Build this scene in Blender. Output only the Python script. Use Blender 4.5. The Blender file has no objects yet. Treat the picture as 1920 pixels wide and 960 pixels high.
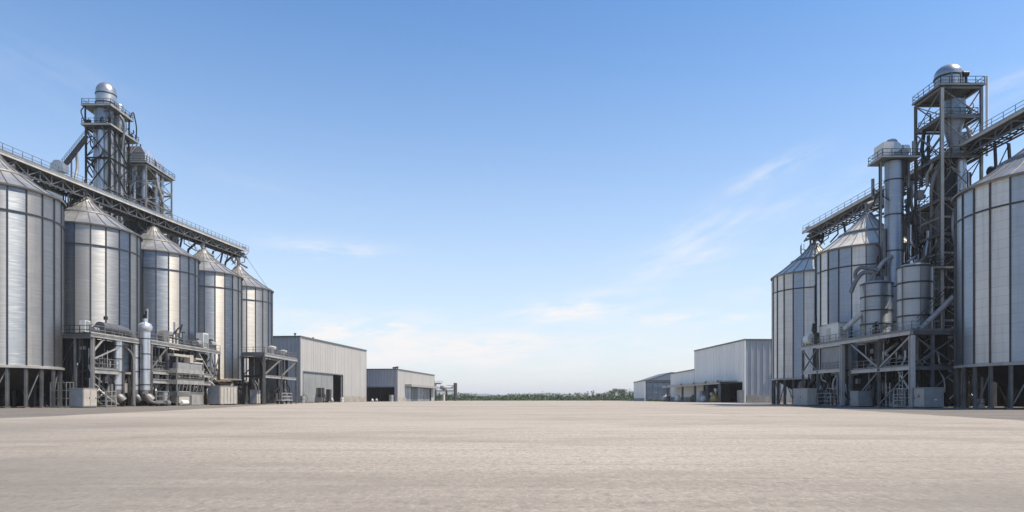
import bpy, math, random
from mathutils import Vector, Matrix
R = math.radians
rng = random.Random(7)
sc = bpy.context.scene
COL = sc.collection
CAM_H, FPX, HOR = 1.3, 1300.0, 747.0          # eye height, focal length and horizon measured on the 1920 px wide photograph

def P(px, py, Y):
    """the real point standing at distance Y that the photograph shows at px, py"""
    return Vector(((px - 960) / FPX * Y, Y, CAM_H + (HOR - py) / FPX * Y))

# ------------------------------------------------------------------ materials
def new_mat(name):
    m = bpy.data.materials.new(name); m.use_nodes = True
    nt = m.node_tree
    return m, nt, nt.nodes['Principled BSDF']

def N(nt, typ, **kw):
    n = nt.nodes.new(typ)
    for k, v in kw.items():
        if k.startswith('i_'):
            n.inputs[k[2:].replace('_', ' ')].default_value = v
        else:
            setattr(n, k, v)
    return n

def ramp(nt, fac, stops):
    r = nt.nodes.new('ShaderNodeValToRGB')
    e = r.color_ramp.elements
    while len(e) < len(stops): e.new(0.5)
    for i, (p, c) in enumerate(stops):
        e[i].position = p
        e[i].color = (c[0], c[1], c[2], 1) if not isinstance(c, float) else (c, c, c, 1)
    nt.links.new(fac, r.inputs['Fac'])
    return r.outputs['Color']

def mix(nt, a, b, fac, blend='MIX'):
    m = nt.nodes.new('ShaderNodeMix'); m.data_type = 'RGBA'; m.blend_type = blend
    for s, v in ((6, a), (7, b)):
        if hasattr(v, 'is_output'): nt.links.new(v, m.inputs[s])
        else: m.inputs[s].default_value = (v[0], v[1], v[2], 1)
    if hasattr(fac, 'is_output'): nt.links.new(fac, m.inputs[0])
    else: m.inputs[0].default_value = fac
    return m.outputs[2]

def math_(nt, op, a, b=0.0, c=0.0):
    m = nt.nodes.new('ShaderNodeMath'); m.operation = op
    for i, v in enumerate((a, b, c)):
        if hasattr(v, 'is_output'): nt.links.new(v, m.inputs[i])
        else: m.inputs[i].default_value = v
    return m.outputs[0]

def noise(nt, vec, scale, detail=3.0, rough=0.55):
    n = N(nt, 'ShaderNodeTexNoise'); n.inputs['Scale'].default_value = scale
    n.inputs['Detail'].default_value = detail; n.inputs['Roughness'].default_value = rough
    if vec is not None: nt.links.new(vec, n.inputs['Vector'])
    return n.outputs['Fac']

def mapping(nt, vec, scale=(1, 1, 1), loc=(0, 0, 0)):
    m = N(nt, 'ShaderNodeMapping'); m.inputs['Scale'].default_value = scale; m.inputs['Location'].default_value = loc
    nt.links.new(vec, m.inputs['Vector']); return m.outputs['Vector']

def coords(nt, world=False):
    if world:
        return N(nt, 'ShaderNodeNewGeometry').outputs['Position']
    return N(nt, 'ShaderNodeTexCoord').outputs['Object']

def bump(nt, bsdf, height, strength, dist=0.02):
    b = N(nt, 'ShaderNodeBump'); b.inputs['Strength'].default_value = strength; b.inputs['Distance'].default_value = dist
    nt.links.new(height, b.inputs['Height']); nt.links.new(b.outputs['Normal'], bsdf.inputs['Normal'])

def paint(name, col, rough=0.5, metal=0.0, var=0.25, scale=0.8, streak=True, dirt=(0.16, 0.13, 0.10), dirt_amt=0.25, strip=0.0):
    """weathered painted or bare metal: broad mottling, vertical run marks and some dirt"""
    m, nt, b = new_mat(name)
    co = coords(nt)
    n1 = noise(nt, co, scale, 4)
    dark = tuple(c * (1 - var) for c in col); lite = tuple(min(1, c * (1 + var * 0.6)) for c in col)
    c = ramp(nt, n1, [(0.3, dark), (0.7, lite)])
    if strip:
        sx = N(nt, 'ShaderNodeSeparateXYZ'); nt.links.new(co, sx.inputs[0])
        fl = math_(nt, 'FLOOR', math_(nt, 'MULTIPLY', math_(nt, 'ADD', sx.outputs[0], sx.outputs[1]), 1.0 / strip))
        w1 = N(nt, 'ShaderNodeTexWhiteNoise'); w1.noise_dimensions = '1D'; nt.links.new(fl, w1.inputs['W'])
        c = mix(nt, c, tuple(x * 0.78 for x in col), math_(nt, 'MULTIPLY', w1.outputs['Value'], 0.5))
    if streak:
        n2 = noise(nt, mapping(nt, co, (1.6, 1.6, 0.09)), 1.7, 5, 0.65)
        f = math_(nt, 'MULTIPLY', ramp(nt, n2, [(0.52, 0.0), (0.75, 1.0)]), dirt_amt)
        c = mix(nt, c, dirt, f)
    nt.links.new(c, b.inputs['Base Color'])
    nt.links.new(math_(nt, 'ADD', math_(nt, 'MULTIPLY', n1, 0.25), rough - 0.12), b.inputs['Roughness'])
    b.inputs['Metallic'].default_value = metal
    return m

M = {}
def galvanised(name, base=(0.60, 0.61, 0.62), metal=0.92, rough=0.36, sheet=1.15, panel_attr=True, line=0.26):
    """zinc coated sheets: horizontal sheet laps with fine corrugation, panels differing in age and in a painted-in sky-reflection blue"""
    m, nt, b = new_mat(name)
    co = coords(nt)
    sep = N(nt, 'ShaderNodeSeparateXYZ'); nt.links.new(co, sep.inputs[0]); z = sep.outputs[2]
    oi = N(nt, 'ShaderNodeObjectInfo').outputs['Random']
    at = N(nt, 'ShaderNodeAttribute'); at.attribute_name = 'panel'
    fr = math_(nt, 'FRACT', math_(nt, 'MULTIPLY', z, 1.0 / sheet))
    lap = math_(nt, 'LESS_THAN', fr, 0.055)
    row = math_(nt, 'FLOOR', math_(nt, 'MULTIPLY', z, 1.0 / sheet))
    cmb = N(nt, 'ShaderNodeCombineXYZ'); nt.links.new(at.outputs['Fac'], cmb.inputs[0]); nt.links.new(row, cmb.inputs[1]); nt.links.new(oi, cmb.inputs[2])
    wn = N(nt, 'ShaderNodeTexWhiteNoise'); nt.links.new(cmb.outputs[0], wn.inputs['Vector'])
    
    cmb2 = N(nt, 'ShaderNodeCombineXYZ'); nt.links.new(at.outputs['Fac'], cmb2.inputs[0]); nt.links.new(oi, cmb2.inputs[2])
    wn2 = N(nt, 'ShaderNodeTexWhiteNoise'); nt.links.new(cmb2.outputs[0], wn2.inputs['Vector'])
    n1 = noise(nt, co, 0.35, 4)
    n2 = noise(nt, mapping(nt, co, (1.2, 1.2, 0.06)), 1.5, 5, 0.65)
    n3 = noise(nt, mapping(nt, co, (0.4, 0.4, 5.0)), 1.2, 3, 0.6)
    cold = (base[0] * 0.56, base[1] * 0.64, base[2] * 0.74); warm = (base[0] * 1.28, base[1] * 1.22, base[2] * 1.11)  # cold blue tone paints the reflected deep sky into some panels
    c = mix(nt, cold, warm, ramp(nt, wn2.outputs['Value'], [(0.30, 0.0), (0.85, 1.0)]))
    c = mix(nt, c, tuple(x * 0.72 for x in base), math_(nt, 'MULTIPLY', wn.outputs['Value'], 0.14))
    c = mix(nt, c, (0.30, 0.30, 0.30), math_(nt, 'MULTIPLY', ramp(nt, n2, [(0.5, 0.0), (0.8, 1.0)]), 0.45))
    c = mix(nt, c, (0.75, 0.74, 0.71), math_(nt, 'MULTIPLY', ramp(nt, n3, [(0.5, 0.0), (0.75, 1.0)]), 0.25))
    c = mix(nt, c, (0.22, 0.23, 0.24), math_(nt, 'MULTIPLY', lap, line))
    nt.links.new(c, b.inputs['Base Color'])
    r = math_(nt, 'ADD', math_(nt, 'MULTIPLY', n1, 0.22), rough - 0.11)
    r = math_(nt, 'ADD', r, math_(nt, 'MULTIPLY', wn2.outputs['Value'], 0.10))
    nt.links.new(r, b.inputs['Roughness'])
    b.inputs['Metallic'].default_value = metal
    tg = N(nt, 'ShaderNodeTangent'); tg.direction_type = 'RADIAL'; tg.axis = 'Z'
    nt.links.new(tg.outputs[0], b.inputs['Tangent']); b.inputs['Anisotropic'].default_value = 0.74; b.inputs['Anisotropic Rotation'].default_value = 0.25
    wave = math_(nt, 'SINE', math_(nt, 'MULTIPLY', z, 2 * math.pi / 0.115))
    h = math_(nt, 'ADD', math_(nt, 'MULTIPLY', wave, 0.25), math_(nt, 'ADD', math_(nt, 'MULTIPLY', n1, 2.0), math_(nt, 'MULTIPLY', lap, 0.8)))
    bump(nt, b, h, 0.28, 0.03)
    return m

def build_materials():
    M['silo'] = galvanised('silo_sheet', (0.375, 0.38, 0.39), 0.97, 0.47)
    M['silo_sun_lift'] = galvanised('sun_lift_silo_sheet', (0.62, 0.625, 0.63), 0.96, 0.45)  # raised tone stands in for sun missing on the right silos
    M['duct_new'] = paint('bright_duct_zinc', (0.68, 0.69, 0.71), 0.36, 0.8, 0.15, 0.7, True, (0.25, 0.25, 0.26), 0.3)
    M['roof'] = paint('silo_roof_sheet', (0.36, 0.365, 0.365), 0.45, 0.6, 0.22, 0.5, True, (0.2, 0.2, 0.2), 0.35)
    M['roof_pale'] = paint('silo_roof_pale', (0.62, 0.60, 0.55), 0.5, 0.15, 0.15, 0.5, True, (0.3, 0.29, 0.27), 0.35)
    M['bin'] = galvanised('bin_sheet', (0.47, 0.485, 0.50), 0.95, 0.46, 2.4)
    M['duct'] = paint('duct_zinc', (0.46, 0.48, 0.51), 0.36, 0.85, 0.2, 0.7, True, (0.22, 0.22, 0.23), 0.35)
    M['housing'] = paint('housing_metal', (0.42, 0.43, 0.43), 0.36, 0.75, 0.25, 0.6, True, (0.25, 0.24, 0.23), 0.35)
    M['dark'] = paint('dark_steel', (0.024, 0.025, 0.026), 0.5, 0.4, 0.35, 0.9)
    M['seam'] = paint('seam_steel', (0.05, 0.054, 0.062), 0.5, 0.5, 0.25, 0.9)
    M['steel'] = paint('grey_steel', (0.185, 0.185, 0.185), 0.5, 0.35, 0.3, 0.7)
    M['pale'] = paint('pale_steel', (0.36, 0.355, 0.34), 0.5, 0.3, 0.25, 0.6, True, (0.2, 0.15, 0.11), 0.3)
    M['joint'] = paint('joint_sealant', (0.29, 0.268, 0.235), 0.8)
    M['light'] = paint('light_steel', (0.48, 0.475, 0.455), 0.5, 0.1, 0.2, 0.6, True, (0.2, 0.15, 0.11), 0.3)  # on the right deck this paler tone replaces missing sunlight
    M['blue_steel'] = paint('blue_grey_steel', (0.12, 0.13, 0.145), 0.5, 0.3, 0.3, 0.7)  # on the decks' end faces this blue tone paints in shade
    M['shade_black'] = paint('shade_black_sheet', (0.012, 0.0125, 0.0135), 0.7, 0.0, 0.4, 0.5)  # near-black tone painting deep shade under and behind the structures
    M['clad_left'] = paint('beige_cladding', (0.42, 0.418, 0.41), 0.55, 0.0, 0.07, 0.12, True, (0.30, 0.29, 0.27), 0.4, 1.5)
    M['clad_right'] = paint('sun_lift_cladding', (0.86, 0.84, 0.78), 0.55, 0.0, 0.04, 0.12, True, (0.6, 0.58, 0.54), 0.3, 1.5)  # whitened to make up for sunlight the right facades lack
    M['clad_end_shade'] = paint('end_shade_cladding', (0.34, 0.355, 0.375), 0.5, 0.1, 0.12, 0.15, True, (0.18, 0.19, 0.2), 0.35)  # bluer, darker tone puts shade into the end walls' colour
    M['fascia'] = paint('dark_fascia', (0.11, 0.12, 0.13), 0.5, 0.1, 0.2)
    M['door'] = paint('grey_door', (0.24, 0.25, 0.255), 0.45, 0.1, 0.15, 0.3)
    M['plinth'] = paint('stained_concrete', (0.32, 0.30, 0.27), 0.9, 0.0, 0.35, 0.5, True, (0.10, 0.09, 0.07), 0.6)
    M['cream'] = paint('cream_enamel', (0.42, 0.395, 0.355), 0.5, 0.0, 0.15, 0.9, True, (0.2, 0.15, 0.1), 0.4)
    M['cab_grey'] = paint('grey_enamel', (0.25, 0.26, 0.27), 0.5, 0.0, 0.2, 0.9)
    M['white'] = paint('white_plastic', (0.66, 0.65, 0.62), 0.5, 0.0, 0.08)
    M['rubber'] = paint('black_rubber', (0.02, 0.02, 0.021), 0.8, 0.0, 0.3)
    M['yellow'] = paint('yellow_paint', (0.55, 0.34, 0.06), 0.5, 0.0, 0.2)
    M['rust'] = paint('rusty_brown', (0.20, 0.12, 0.07), 0.8, 0.0, 0.4)
    M['red'] = paint('red_sticker', (0.42, 0.06, 0.04), 0.5, 0.0, 0.1)
    M['glass'] = paint('blue_glazing', (0.30, 0.35, 0.40), 0.25, 0.2, 0.2, 0.2)
    # trees
    for nm, c in (('leaf_olive', (0.070, 0.100, 0.030)), ('leaf_green', (0.045, 0.080, 0.026)), ('leaf_dark', (0.028, 0.050, 0.020))):
        m, nt, b = new_mat(nm)
        n = noise(nt, coords(nt, True), 0.55, 3)
        nt.links.new(ramp(nt, n, [(0.3, tuple(x * 0.55 for x in c)), (0.7, tuple(x * 1.5 for x in c))]), b.inputs['Base Color'])
        b.inputs['Roughness'].default_value = 0.6
        M[nm] = m
    M['bark'] = paint('bark', (0.09, 0.07, 0.05), 0.9, 0.0, 0.3, 3)
    # concrete yard
    m, nt, b = new_mat('yard_concrete')
    co = coords(nt, True)
    big = noise(nt, mapping(nt, co, (0.022, 0.05, 1)), 1.0, 5, 0.6)
    stk = noise(nt, mapping(nt, co, (0.05, 0.9, 1)), 1.0, 6, 0.68)
    stk2 = noise(nt, mapping(nt, co, (0.16, 2.6, 1), (11, 3, 0)), 1.0, 5, 0.7)
    med = noise(nt, co, 2.2, 6, 0.7)
    fin = noise(nt, mapping(nt, co, (0.7, 1, 1)), 15.0, 5, 0.8)
    vf = noise(nt, co, 90.0, 2, 0.7)
    c = ramp(nt, big, [(0.30, (0.272, 0.242, 0.203)), (0.70, (0.455, 0.405, 0.342))])
    c = mix(nt, c, (0.230, 0.207, 0.175), math_(nt, 'MULTIPLY', ramp(nt, stk, [(0.46, 0.0), (0.70, 1.0)]), 0.6))
    c = mix(nt, c, (0.530, 0.478, 0.400), math_(nt, 'MULTIPLY', ramp(nt, stk2, [(0.48, 0.0), (0.75, 1.0)]), 0.45))
    c = mix(nt, c, (0.250, 0.222, 0.184), math_(nt, 'MULTIPLY', ramp(nt, med, [(0.50, 0.0), (0.80, 1.0)]), 0.38))
    c = mix(nt, c, (0.140, 0.126, 0.106), math_(nt, 'MULTIPLY', ramp(nt, fin, [(0.50, 0.0), (0.66, 1.0)]), 0.8))
    c = mix(nt, c, (0.600, 0.552, 0.469), math_(nt, 'MULTIPLY', ramp(nt, vf, [(0.56, 0.0), (0.72, 1.0)]), 0.45))
    g1 = noise(nt, mapping(nt, co, (1.0, 0.55, 1), (3, 5, 0)), 5.5, 3, 0.8)
    g2 = noise(nt, mapping(nt, co, (1.0, 0.4, 1), (7, 1, 0)), 13.0, 2, 0.8)
    c = mix(nt, c, (0.12, 0.11, 0.1), math_(nt, 'MULTIPLY', ramp(nt, g1, [(0.50, 0.0), (0.64, 1.0)]), 0.45))
    c = mix(nt, c, (0.61, 0.555, 0.48), math_(nt, 'MULTIPLY', ramp(nt, g2, [(0.52, 0.0), (0.68, 1.0)]), 0.38))
    geo = N(nt, 'ShaderNodeSeparateXYZ'); nt.links.new(co, geo.inputs[0])
    patch = noise(nt, mapping(nt, co, (0.09, 0.16, 1), (4, 9, 0)), 1.0, 4, 0.75)
    c = mix(nt, c, (0.220, 0.197, 0.164), math_(nt, 'MULTIPLY', ramp(nt, patch, [(0.50, 0.0), (0.64, 1.0)]), 0.5))
    vignette = noise(nt, mapping(nt, co, (0.35, 0.5, 1), (2, 6, 0)), 1.0, 5, 0.7)
    for cx, cy, rx, ry, am in ((-10.5, 8, 5.5, 8, 1.0), (-24, 26, 9, 16, 0.7), (10.5, 7, 5.5, 6, 0.8), (27, 22, 9, 9, 0.5), (0, 4, 34, 8, 0.45)):   # soft dark patches painting a lens vignette into the near concrete
        ex = math_(nt, 'DIVIDE', math_(nt, 'SUBTRACT', geo.outputs[0], cx), rx); ey = math_(nt, 'DIVIDE', math_(nt, 'SUBTRACT', geo.outputs[1], cy), ry)
        gg = math_(nt, 'EXPONENT', math_(nt, 'MULTIPLY', math_(nt, 'ADD', math_(nt, 'MULTIPLY', ex, ex), math_(nt, 'MULTIPLY', ey, ey)), -1.0))
        c = mix(nt, c, (0.15, 0.137, 0.122), math_(nt, 'MULTIPLY', math_(nt, 'MULTIPLY', gg, ramp(nt, vignette, [(0.2, 0.55), (0.7, 1.0)])), am * 1.0))
    wob = math_(nt, 'MULTIPLY', noise(nt, co, 0.5, 3), 0.7)
    for cx, cy, rad, wd, am in ((-26, 62, 46.0, 0.28, 0.5), (-26, 62, 44.1, 0.28, 0.5), (38, 95, 86.0, 0.3, 0.4), (38, 95, 84.0, 0.3, 0.4), (5, -30, 58.0, 0.35, 0.35), (5, -30, 56.0, 0.35, 0.35), (-70, 18, 60.0, 0.3, 0.45), (-70, 18, 58.1, 0.3, 0.45)):
        dx = math_(nt, 'SUBTRACT', geo.outputs[0], cx); dy = math_(nt, 'SUBTRACT', geo.outputs[1], cy)
        rr = math_(nt, 'SQRT', math_(nt, 'ADD', math_(nt, 'MULTIPLY', dx, dx), math_(nt, 'MULTIPLY', dy, dy)))
        dd = math_(nt, 'DIVIDE', math_(nt, 'ABSOLUTE', math_(nt, 'SUBTRACT', math_(nt, 'ADD', rr, wob), rad)), wd)
        tyre = math_(nt, 'MULTIPLY', math_(nt, 'EXPONENT', math_(nt, 'MULTIPLY', math_(nt, 'MULTIPLY', dd, dd), -1.0)), ramp(nt, patch, [(0.40, 0.1), (0.6, 1.0)]))
        c = mix(nt, c, (0.150, 0.135, 0.112), math_(nt, 'MULTIPLY', tyre, am * 0.3))
    vor = N(nt, 'ShaderNodeTexVoronoi'); vor.inputs['Scale'].default_value = 2.1; nt.links.new(co, vor.inputs['Vector'])
    c = mix(nt, c, (0.100, 0.089, 0.078), math_(nt, 'MULTIPLY', math_(nt, 'LESS_THAN', vor.outputs['Distance'], 0.035), 0.6))
    nt.links.new(c, b.inputs['Base Color']); b.inputs['Roughness'].default_value = 0.85
    b.inputs['Specular IOR Level'].default_value = 0.3
    bump(nt, b, math_(nt, 'ADD', math_(nt, 'MULTIPLY', fin, 1.0), math_(nt, 'MULTIPLY', med, 2.0)), 0.55, 0.012)
    M['yard'] = m
    # dirt apron
    m, nt, b = new_mat('dirt_apron')
    co = coords(nt, True)
    c = ramp(nt, noise(nt, mapping(nt, co, (0.12, 0.25, 1)), 1.0, 6, 0.7), [(0.3, (0.10, 0.09, 0.078)), (0.7, (0.21, 0.19, 0.165))])
    c = mix(nt, c, (0.07, 0.063, 0.055), math_(nt, 'MULTIPLY', ramp(nt, noise(nt, co, 1.6, 5, 0.7), [(0.5, 0.0), (0.75, 1.0)]), 0.6))
    nt.links.new(c, b.inputs['Base Color']); b.inputs['Roughness'].default_value = 0.95
    bump(nt, b, noise(nt, co, 5.0, 5, 0.7), 0.6, 0.05)
    M['apron'] = m
    m, nt, b = new_mat('field_grass')
    c = ramp(nt, noise(nt, mapping(nt, coords(nt, True), (0.02, 0.02, 1)), 1.0, 6, 0.65), [(0.3, (0.05, 0.075, 0.025)), (0.7, (0.13, 0.13, 0.055))])
    nt.links.new(c, b.inputs['Base Color']); b.inputs['Roughness'].default_value = 0.95
    M['field'] = m
    m, nt, b = new_mat('hill_cover')
    c = ramp(nt, noise(nt, mapping(nt, coords(nt, True), (0.004, 0.004, 0.01)), 1.0, 6, 0.65), [(0.3, (0.06, 0.08, 0.06)), (0.7, (0.12, 0.13, 0.10))])
    nt.links.new(c, b.inputs['Base Color']); b.inputs['Roughness'].default_value = 0.95
    M['hill'] = m

# ------------------------------------------------------------------ mesh builder
class MB:
    def __init__(s): s.v = []; s.f = []; s.sm = []; s.pa = []
    def add(s, vs, fs, smooth=False, panel=0.0):
        o = len(s.v); s.v += [tuple(x) for x in vs]
        for f in fs:
            s.f.append(tuple(o + i for i in f)); s.sm.append(smooth); s.pa.append(panel)
        return s
    def box(s, c, d, rz=0.0):
        x, y, z = (k / 2 for k in d); co, si = math.cos(rz), math.sin(rz)
        vs = []
        for sz in (-1, 1):
            for sx, sy in ((-1, -1), (1, -1), (1, 1), (-1, 1)):
                a, b = sx * x, sy * y
                vs.append((c[0] + a * co - b * si, c[1] + a * si + b * co, c[2] + sz * z))
        return s.add(vs, [(3, 2, 1, 0), (4, 5, 6, 7), (0, 1, 5, 4), (1, 2, 6, 5), (2, 3, 7, 6), (3, 0, 4, 7)])
    def box2(s, a, b):
        return s.box([(a[i] + b[i]) / 2 for i in range(3)], [abs(b[i] - a[i]) for i in range(3)])
    def bar(s, p, q, w, h=None):
        """rectangular beam from p to q"""
        h = h or w; p, q = Vector(p), Vector(q); d = (q - p)
        if d.length < 1e-6: return s
        d.normalize()
        up = Vector((0, 0, 1)) if abs(d.z) < 0.95 else Vector((0, 1, 0))
        a = d.cross(up).normalized() * (w / 2); b = a.normalized().cross(d).normalized() * (h / 2)
        vs = [p - a - b, p + a - b, p + a + b, p - a + b, q - a - b, q + a - b, q + a + b, q - a + b]
        return s.add(vs, [(3, 2, 1, 0), (4, 5, 6, 7), (0, 1, 5, 4), (1, 2, 6, 5), (2, 3, 7, 6), (3, 0, 4, 7)])
    def ibeam(s, p, q, w, h):
        """rolled H section between p and q"""
        p, q = Vector(p), Vector(q); d = (q - p).normalized()
        up = Vector((0, 0, 1)) if abs(d.z) < 0.95 else Vector((0, 1, 0))
        a = d.cross(up).normalized(); b = a.cross(d).normalized()
        t = h * 0.14
        for o in (-1, 1):
            s.bar(p + b * o * (h / 2 - t / 2), q + b * o * (h / 2 - t / 2), w, t)
        s.bar(p, q, w * 0.28, h - 2 * t - 0.004)
        return s
    def tube(s, pts, r, n=10, cap=True):
        pts = [Vector(p) for p in pts]; rings = []
        ref = None
        for i, p in enumerate(pts):
            d = (pts[min(i + 1, len(pts) - 1)] - pts[max(i - 1, 0)]).normalized()
            if ref is None:
                ref = Vector((0, 0, 1)) if abs(d.z) < 0.9 else Vector((1, 0, 0))
            a = d.cross(ref).normalized(); b = a.cross(d).normalized(); ref = b
            rr = r[i] if isinstance(r, (list, tuple)) else r
            rings.append([p + (a * math.cos(2 * math.pi * k / n) + b * math.sin(2 * math.pi * k / n)) * rr for k in range(n)])
        vs = [v for g in rings for v in g]
        fs = [(i * n + k, i * n + (k + 1) % n, (i + 1) * n + (k + 1) % n, (i + 1) * n + k) for i in range(len(pts) - 1) for k in range(n)]
        s.add(vs, fs, True)
        if cap:
            s.add(rings[0], [tuple(range(n))[::-1]]); s.add(rings[-1], [tuple(range(n))])
        return s
    def lathe(s, prof, n=24, c=(0, 0, 0), smooth=True):
        """(radius, z) profile; a sharp profile corner is made by repeating a point"""
        seg = [[prof[0]]]
        for a in prof[1:]:
            if a == seg[-1][-1]: seg.append([a])
            else: seg[-1].append(a)
        for g in seg:
            if len(g) < 2: continue
            vs = [(c[0] + r * math.cos(2 * math.pi * k / n), c[1] + r * math.sin(2 * math.pi * k / n), c[2] + z) for r, z in g for k in range(n)]
            s.add(vs, [(i * n + k, i * n + (k + 1) % n, (i + 1) * n + (k + 1) % n, (i + 1) * n + k) for i in range(len(g) - 1) for k in range(n)], smooth)
        return s
    def prism(s, poly, axis, a, b):
        """2-D outline extruded along an axis: x -> (y,z), y -> (x,z), z -> (x,y)"""
        def at(p, t): return {'x': (t, p[0], p[1]), 'y': (p[0], t, p[1]), 'z': (p[0], p[1], t)}[axis]
        n = len(poly)
        vs = [at(p, a) for p in poly] + [at(p, b) for p in poly]
        return s.add(vs, [tuple(range(n))[::-1], tuple(range(n, 2 * n))] + [(i, (i + 1) % n, n + (i + 1) % n, n + i) for i in range(n)])
    def rail(s, pts, h=1.1, gap=2.0, t=0.06, kick=True):
        """guard rail along a line of points on a floor"""
        for p, q in zip(pts, pts[1:]):
            p, q = Vector(p), Vector(q); L = (q - p).length; n = max(1, round(L / gap))
            for i in range(n + 1):
                a = p + (q - p) * (i / n); s.bar(a, a + Vector((0, 0, h)), t)
            for k in (0.5, 1.0):
                s.bar(p + Vector((0, 0, h * k)), q + Vector((0, 0, h * k)), t * 0.9)
            if kick: s.bar(p + Vector((0, 0, 0.08)), q + Vector((0, 0, 0.08)), 0.03, 0.16)
        return s
    def ladder(s, p, q, w=0.5, side=(1, 0, 0), t=0.06, step=0.4):
        p, q, sd = Vector(p), Vector(q), Vector(side).normalized() * (w / 2)
        s.bar(p - sd, q - sd, t); s.bar(p + sd, q + sd, t)
        n = int((q - p).length / step)
        for i in range(1, n):
            a = p + (q - p) * (i / n); s.bar(a - sd, a + sd, t * 0.6)
        return s
    def build(s, name, mat, parent=None):
        me = bpy.data.meshes.new(name); me.from_pydata(s.v, [], s.f)
        me.polygons.foreach_set('use_smooth', s.sm)
        if any(s.pa):
            at = me.attributes.new('panel', 'FLOAT', 'FACE'); at.data.foreach_set('value', s.pa)
        me.materials.append(M[mat] if isinstance(mat, str) else mat)
        me.update()
        o = bpy.data.objects.new(name, me); COL.objects.link(o)
        if parent is not None: o.parent = parent
        return o

def tag(o, label, cat, group=None):
    o['label'] = label; o['category'] = cat
    if group: o['group'] = group
    return o
def thing(name, label, cat, loc=(0, 0, 0), rz=0.0, group=None):
    o = bpy.data.objects.new(name, None); o.empty_display_size = 0.5; COL.objects.link(o)
    o.location = loc; o.rotation_euler = (0, 0, rz)
    return tag(o, label, cat, group)
def structure(name, mb, mat):
    o = mb.build(name, mat); o['kind'] = 'structure'; return o
KIDS = {}
def copy_tree(o, parent=None):
    c = o.copy(); COL.objects.link(c)
    if parent is not None: c.parent = parent
    for ch in o.children: copy_tree(ch, c)
    return c
build_materials()
# ------------------------------------------------------------------ camera, light, sky
cam = bpy.data.cameras.new('camera'); co = bpy.data.objects.new('camera', cam); COL.objects.link(co)
co.location = (0, 0, CAM_H); co.rotation_euler = (R(90), 0, 0)
cam.sensor_width = 36; cam.lens = FPX / 1920 * 36; cam.shift_y = (HOR - 480) / 1920
cam.clip_start = 0.1; cam.clip_end = 60000; sc.camera = co
SUN_AZ, SUN_EL = 98.0, 57.0                    # degrees clockwise from straight ahead, and above the horizon
sun = bpy.data.lights.new('sun', 'SUN'); so = bpy.data.objects.new('sun', sun); COL.objects.link(so)
sun.energy = 5.0; sun.angle = R(0.5); sun.color = (1.0, 0.87, 0.69)
to_sun = Vector((math.sin(R(SUN_AZ)) * math.cos(R(SUN_EL)), math.cos(R(SUN_AZ)) * math.cos(R(SUN_EL)), math.sin(R(SUN_EL))))
so.rotation_euler = to_sun.to_track_quat('Z', 'Y').to_euler(); so.location = (60, -40, 120)

w = bpy.data.worlds.new('World'); sc.world = w; w.use_nodes = True
nt = w.node_tree; bg = nt.nodes['Background']
sky = N(nt, 'ShaderNodeTexSky'); sky.sky_type = 'NISHITA'; sky.sun_disc = False
sky.sun_elevation = R(SUN_EL); sky.sun_rotation = R(SUN_AZ)
sky.air_density = 1.0; sky.dust_density = 0.35; sky.ozone_density = 2.6; sky.altitude = 50
dirv = N(nt, 'ShaderNodeTexCoord').outputs['Generated']
sp = N(nt, 'ShaderNodeSeparateXYZ'); nt.links.new(dirv, sp.inputs[0])
# thin cirrus and low cumulus wisps, each a soft patch of noise at its own bearing and height above the horizon
az = math_(nt, 'ARCTAN2', sp.outputs[0], sp.outputs[1])
el = math_(nt, 'ARCSINE', sp.outputs[2])
total = None
def wisp(px, py, wx, wy, tilt, amt, seed):
    global total
    d = Vector(((px - 960) / FPX, 1, (HOR - py) / FPX)); a0 = math.atan2(d.x, d.y); e0 = math.asin(d.normalized().z)
    da = math_(nt, 'SUBTRACT', az, a0); de = math_(nt, 'SUBTRACT', el, e0)
    ct, st = math.cos(tilt), math.sin(tilt)
    u = math_(nt, 'ADD', math_(nt, 'MULTIPLY', da, ct), math_(nt, 'MULTIPLY', de, st))
    v = math_(nt, 'SUBTRACT', math_(nt, 'MULTIPLY', de, ct), math_(nt, 'MULTIPLY', da, st))
    un = math_(nt, 'DIVIDE', u, wx / FPX); vn = math_(nt, 'DIVIDE', v, wy / FPX)
    r2 = math_(nt, 'ADD', math_(nt, 'MULTIPLY', un, un), math_(nt, 'MULTIPLY', vn, vn))
    g = math_(nt, 'EXPONENT', math_(nt, 'MULTIPLY', r2, -1.0))
    cb = N(nt, 'ShaderNodeCombineXYZ'); nt.links.new(math_(nt, 'MULTIPLY', u, 7.0), cb.inputs[0]); nt.links.new(math_(nt, 'MULTIPLY', v, 30.0), cb.inputs[1]); cb.inputs[2].default_value = seed
    n = noise(nt, cb.outputs[0], 1.6, 6, 0.62)
    f = math_(nt, 'MULTIPLY', math_(nt, 'MULTIPLY', g, ramp(nt, n, [(0.40, 0.0), (0.66, 1.0)])), amt * 1.2)
    total = f if total is None else math_(nt, 'ADD', total, f)
for a in ((690, 622, 130, 24, 0.05, 2.0, 1), (860, 655, 190, 26, 0.05, 1.6, 2), (1085, 578, 110, 22, 0.1, 1.1, 3), (1290, 598, 110, 12, 0.0, 1.1, 4),
          (1310, 448, 130, 36, 0.45, 0.36, 5), (1290, 492, 130, 30, 0.15, 0.3, 6), (620, 468, 110, 16, -0.03, 0.5, 7), (1445, 322, 70, 14, 0.35, 0.5, 8),
          (1540, 365, 150, 26, 0.25, 0.18, 9), (560, 582, 90, 16, 0, 0.35, 10), (1420, 545, 80, 16, 0.1, 0.35, 11), (90, 130, 130, 40, -0.3, 0.07, 12),
          (1870, 170, 60, 16, 0.2, 0.3, 13), (960, 680, 800, 46, 0, 0.45, 14), (440, 330, 150, 20, -0.15, 0.08, 15), (1130, 640, 130, 12, 0.03, 0.45, 16)):
    wisp(*a)
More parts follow.
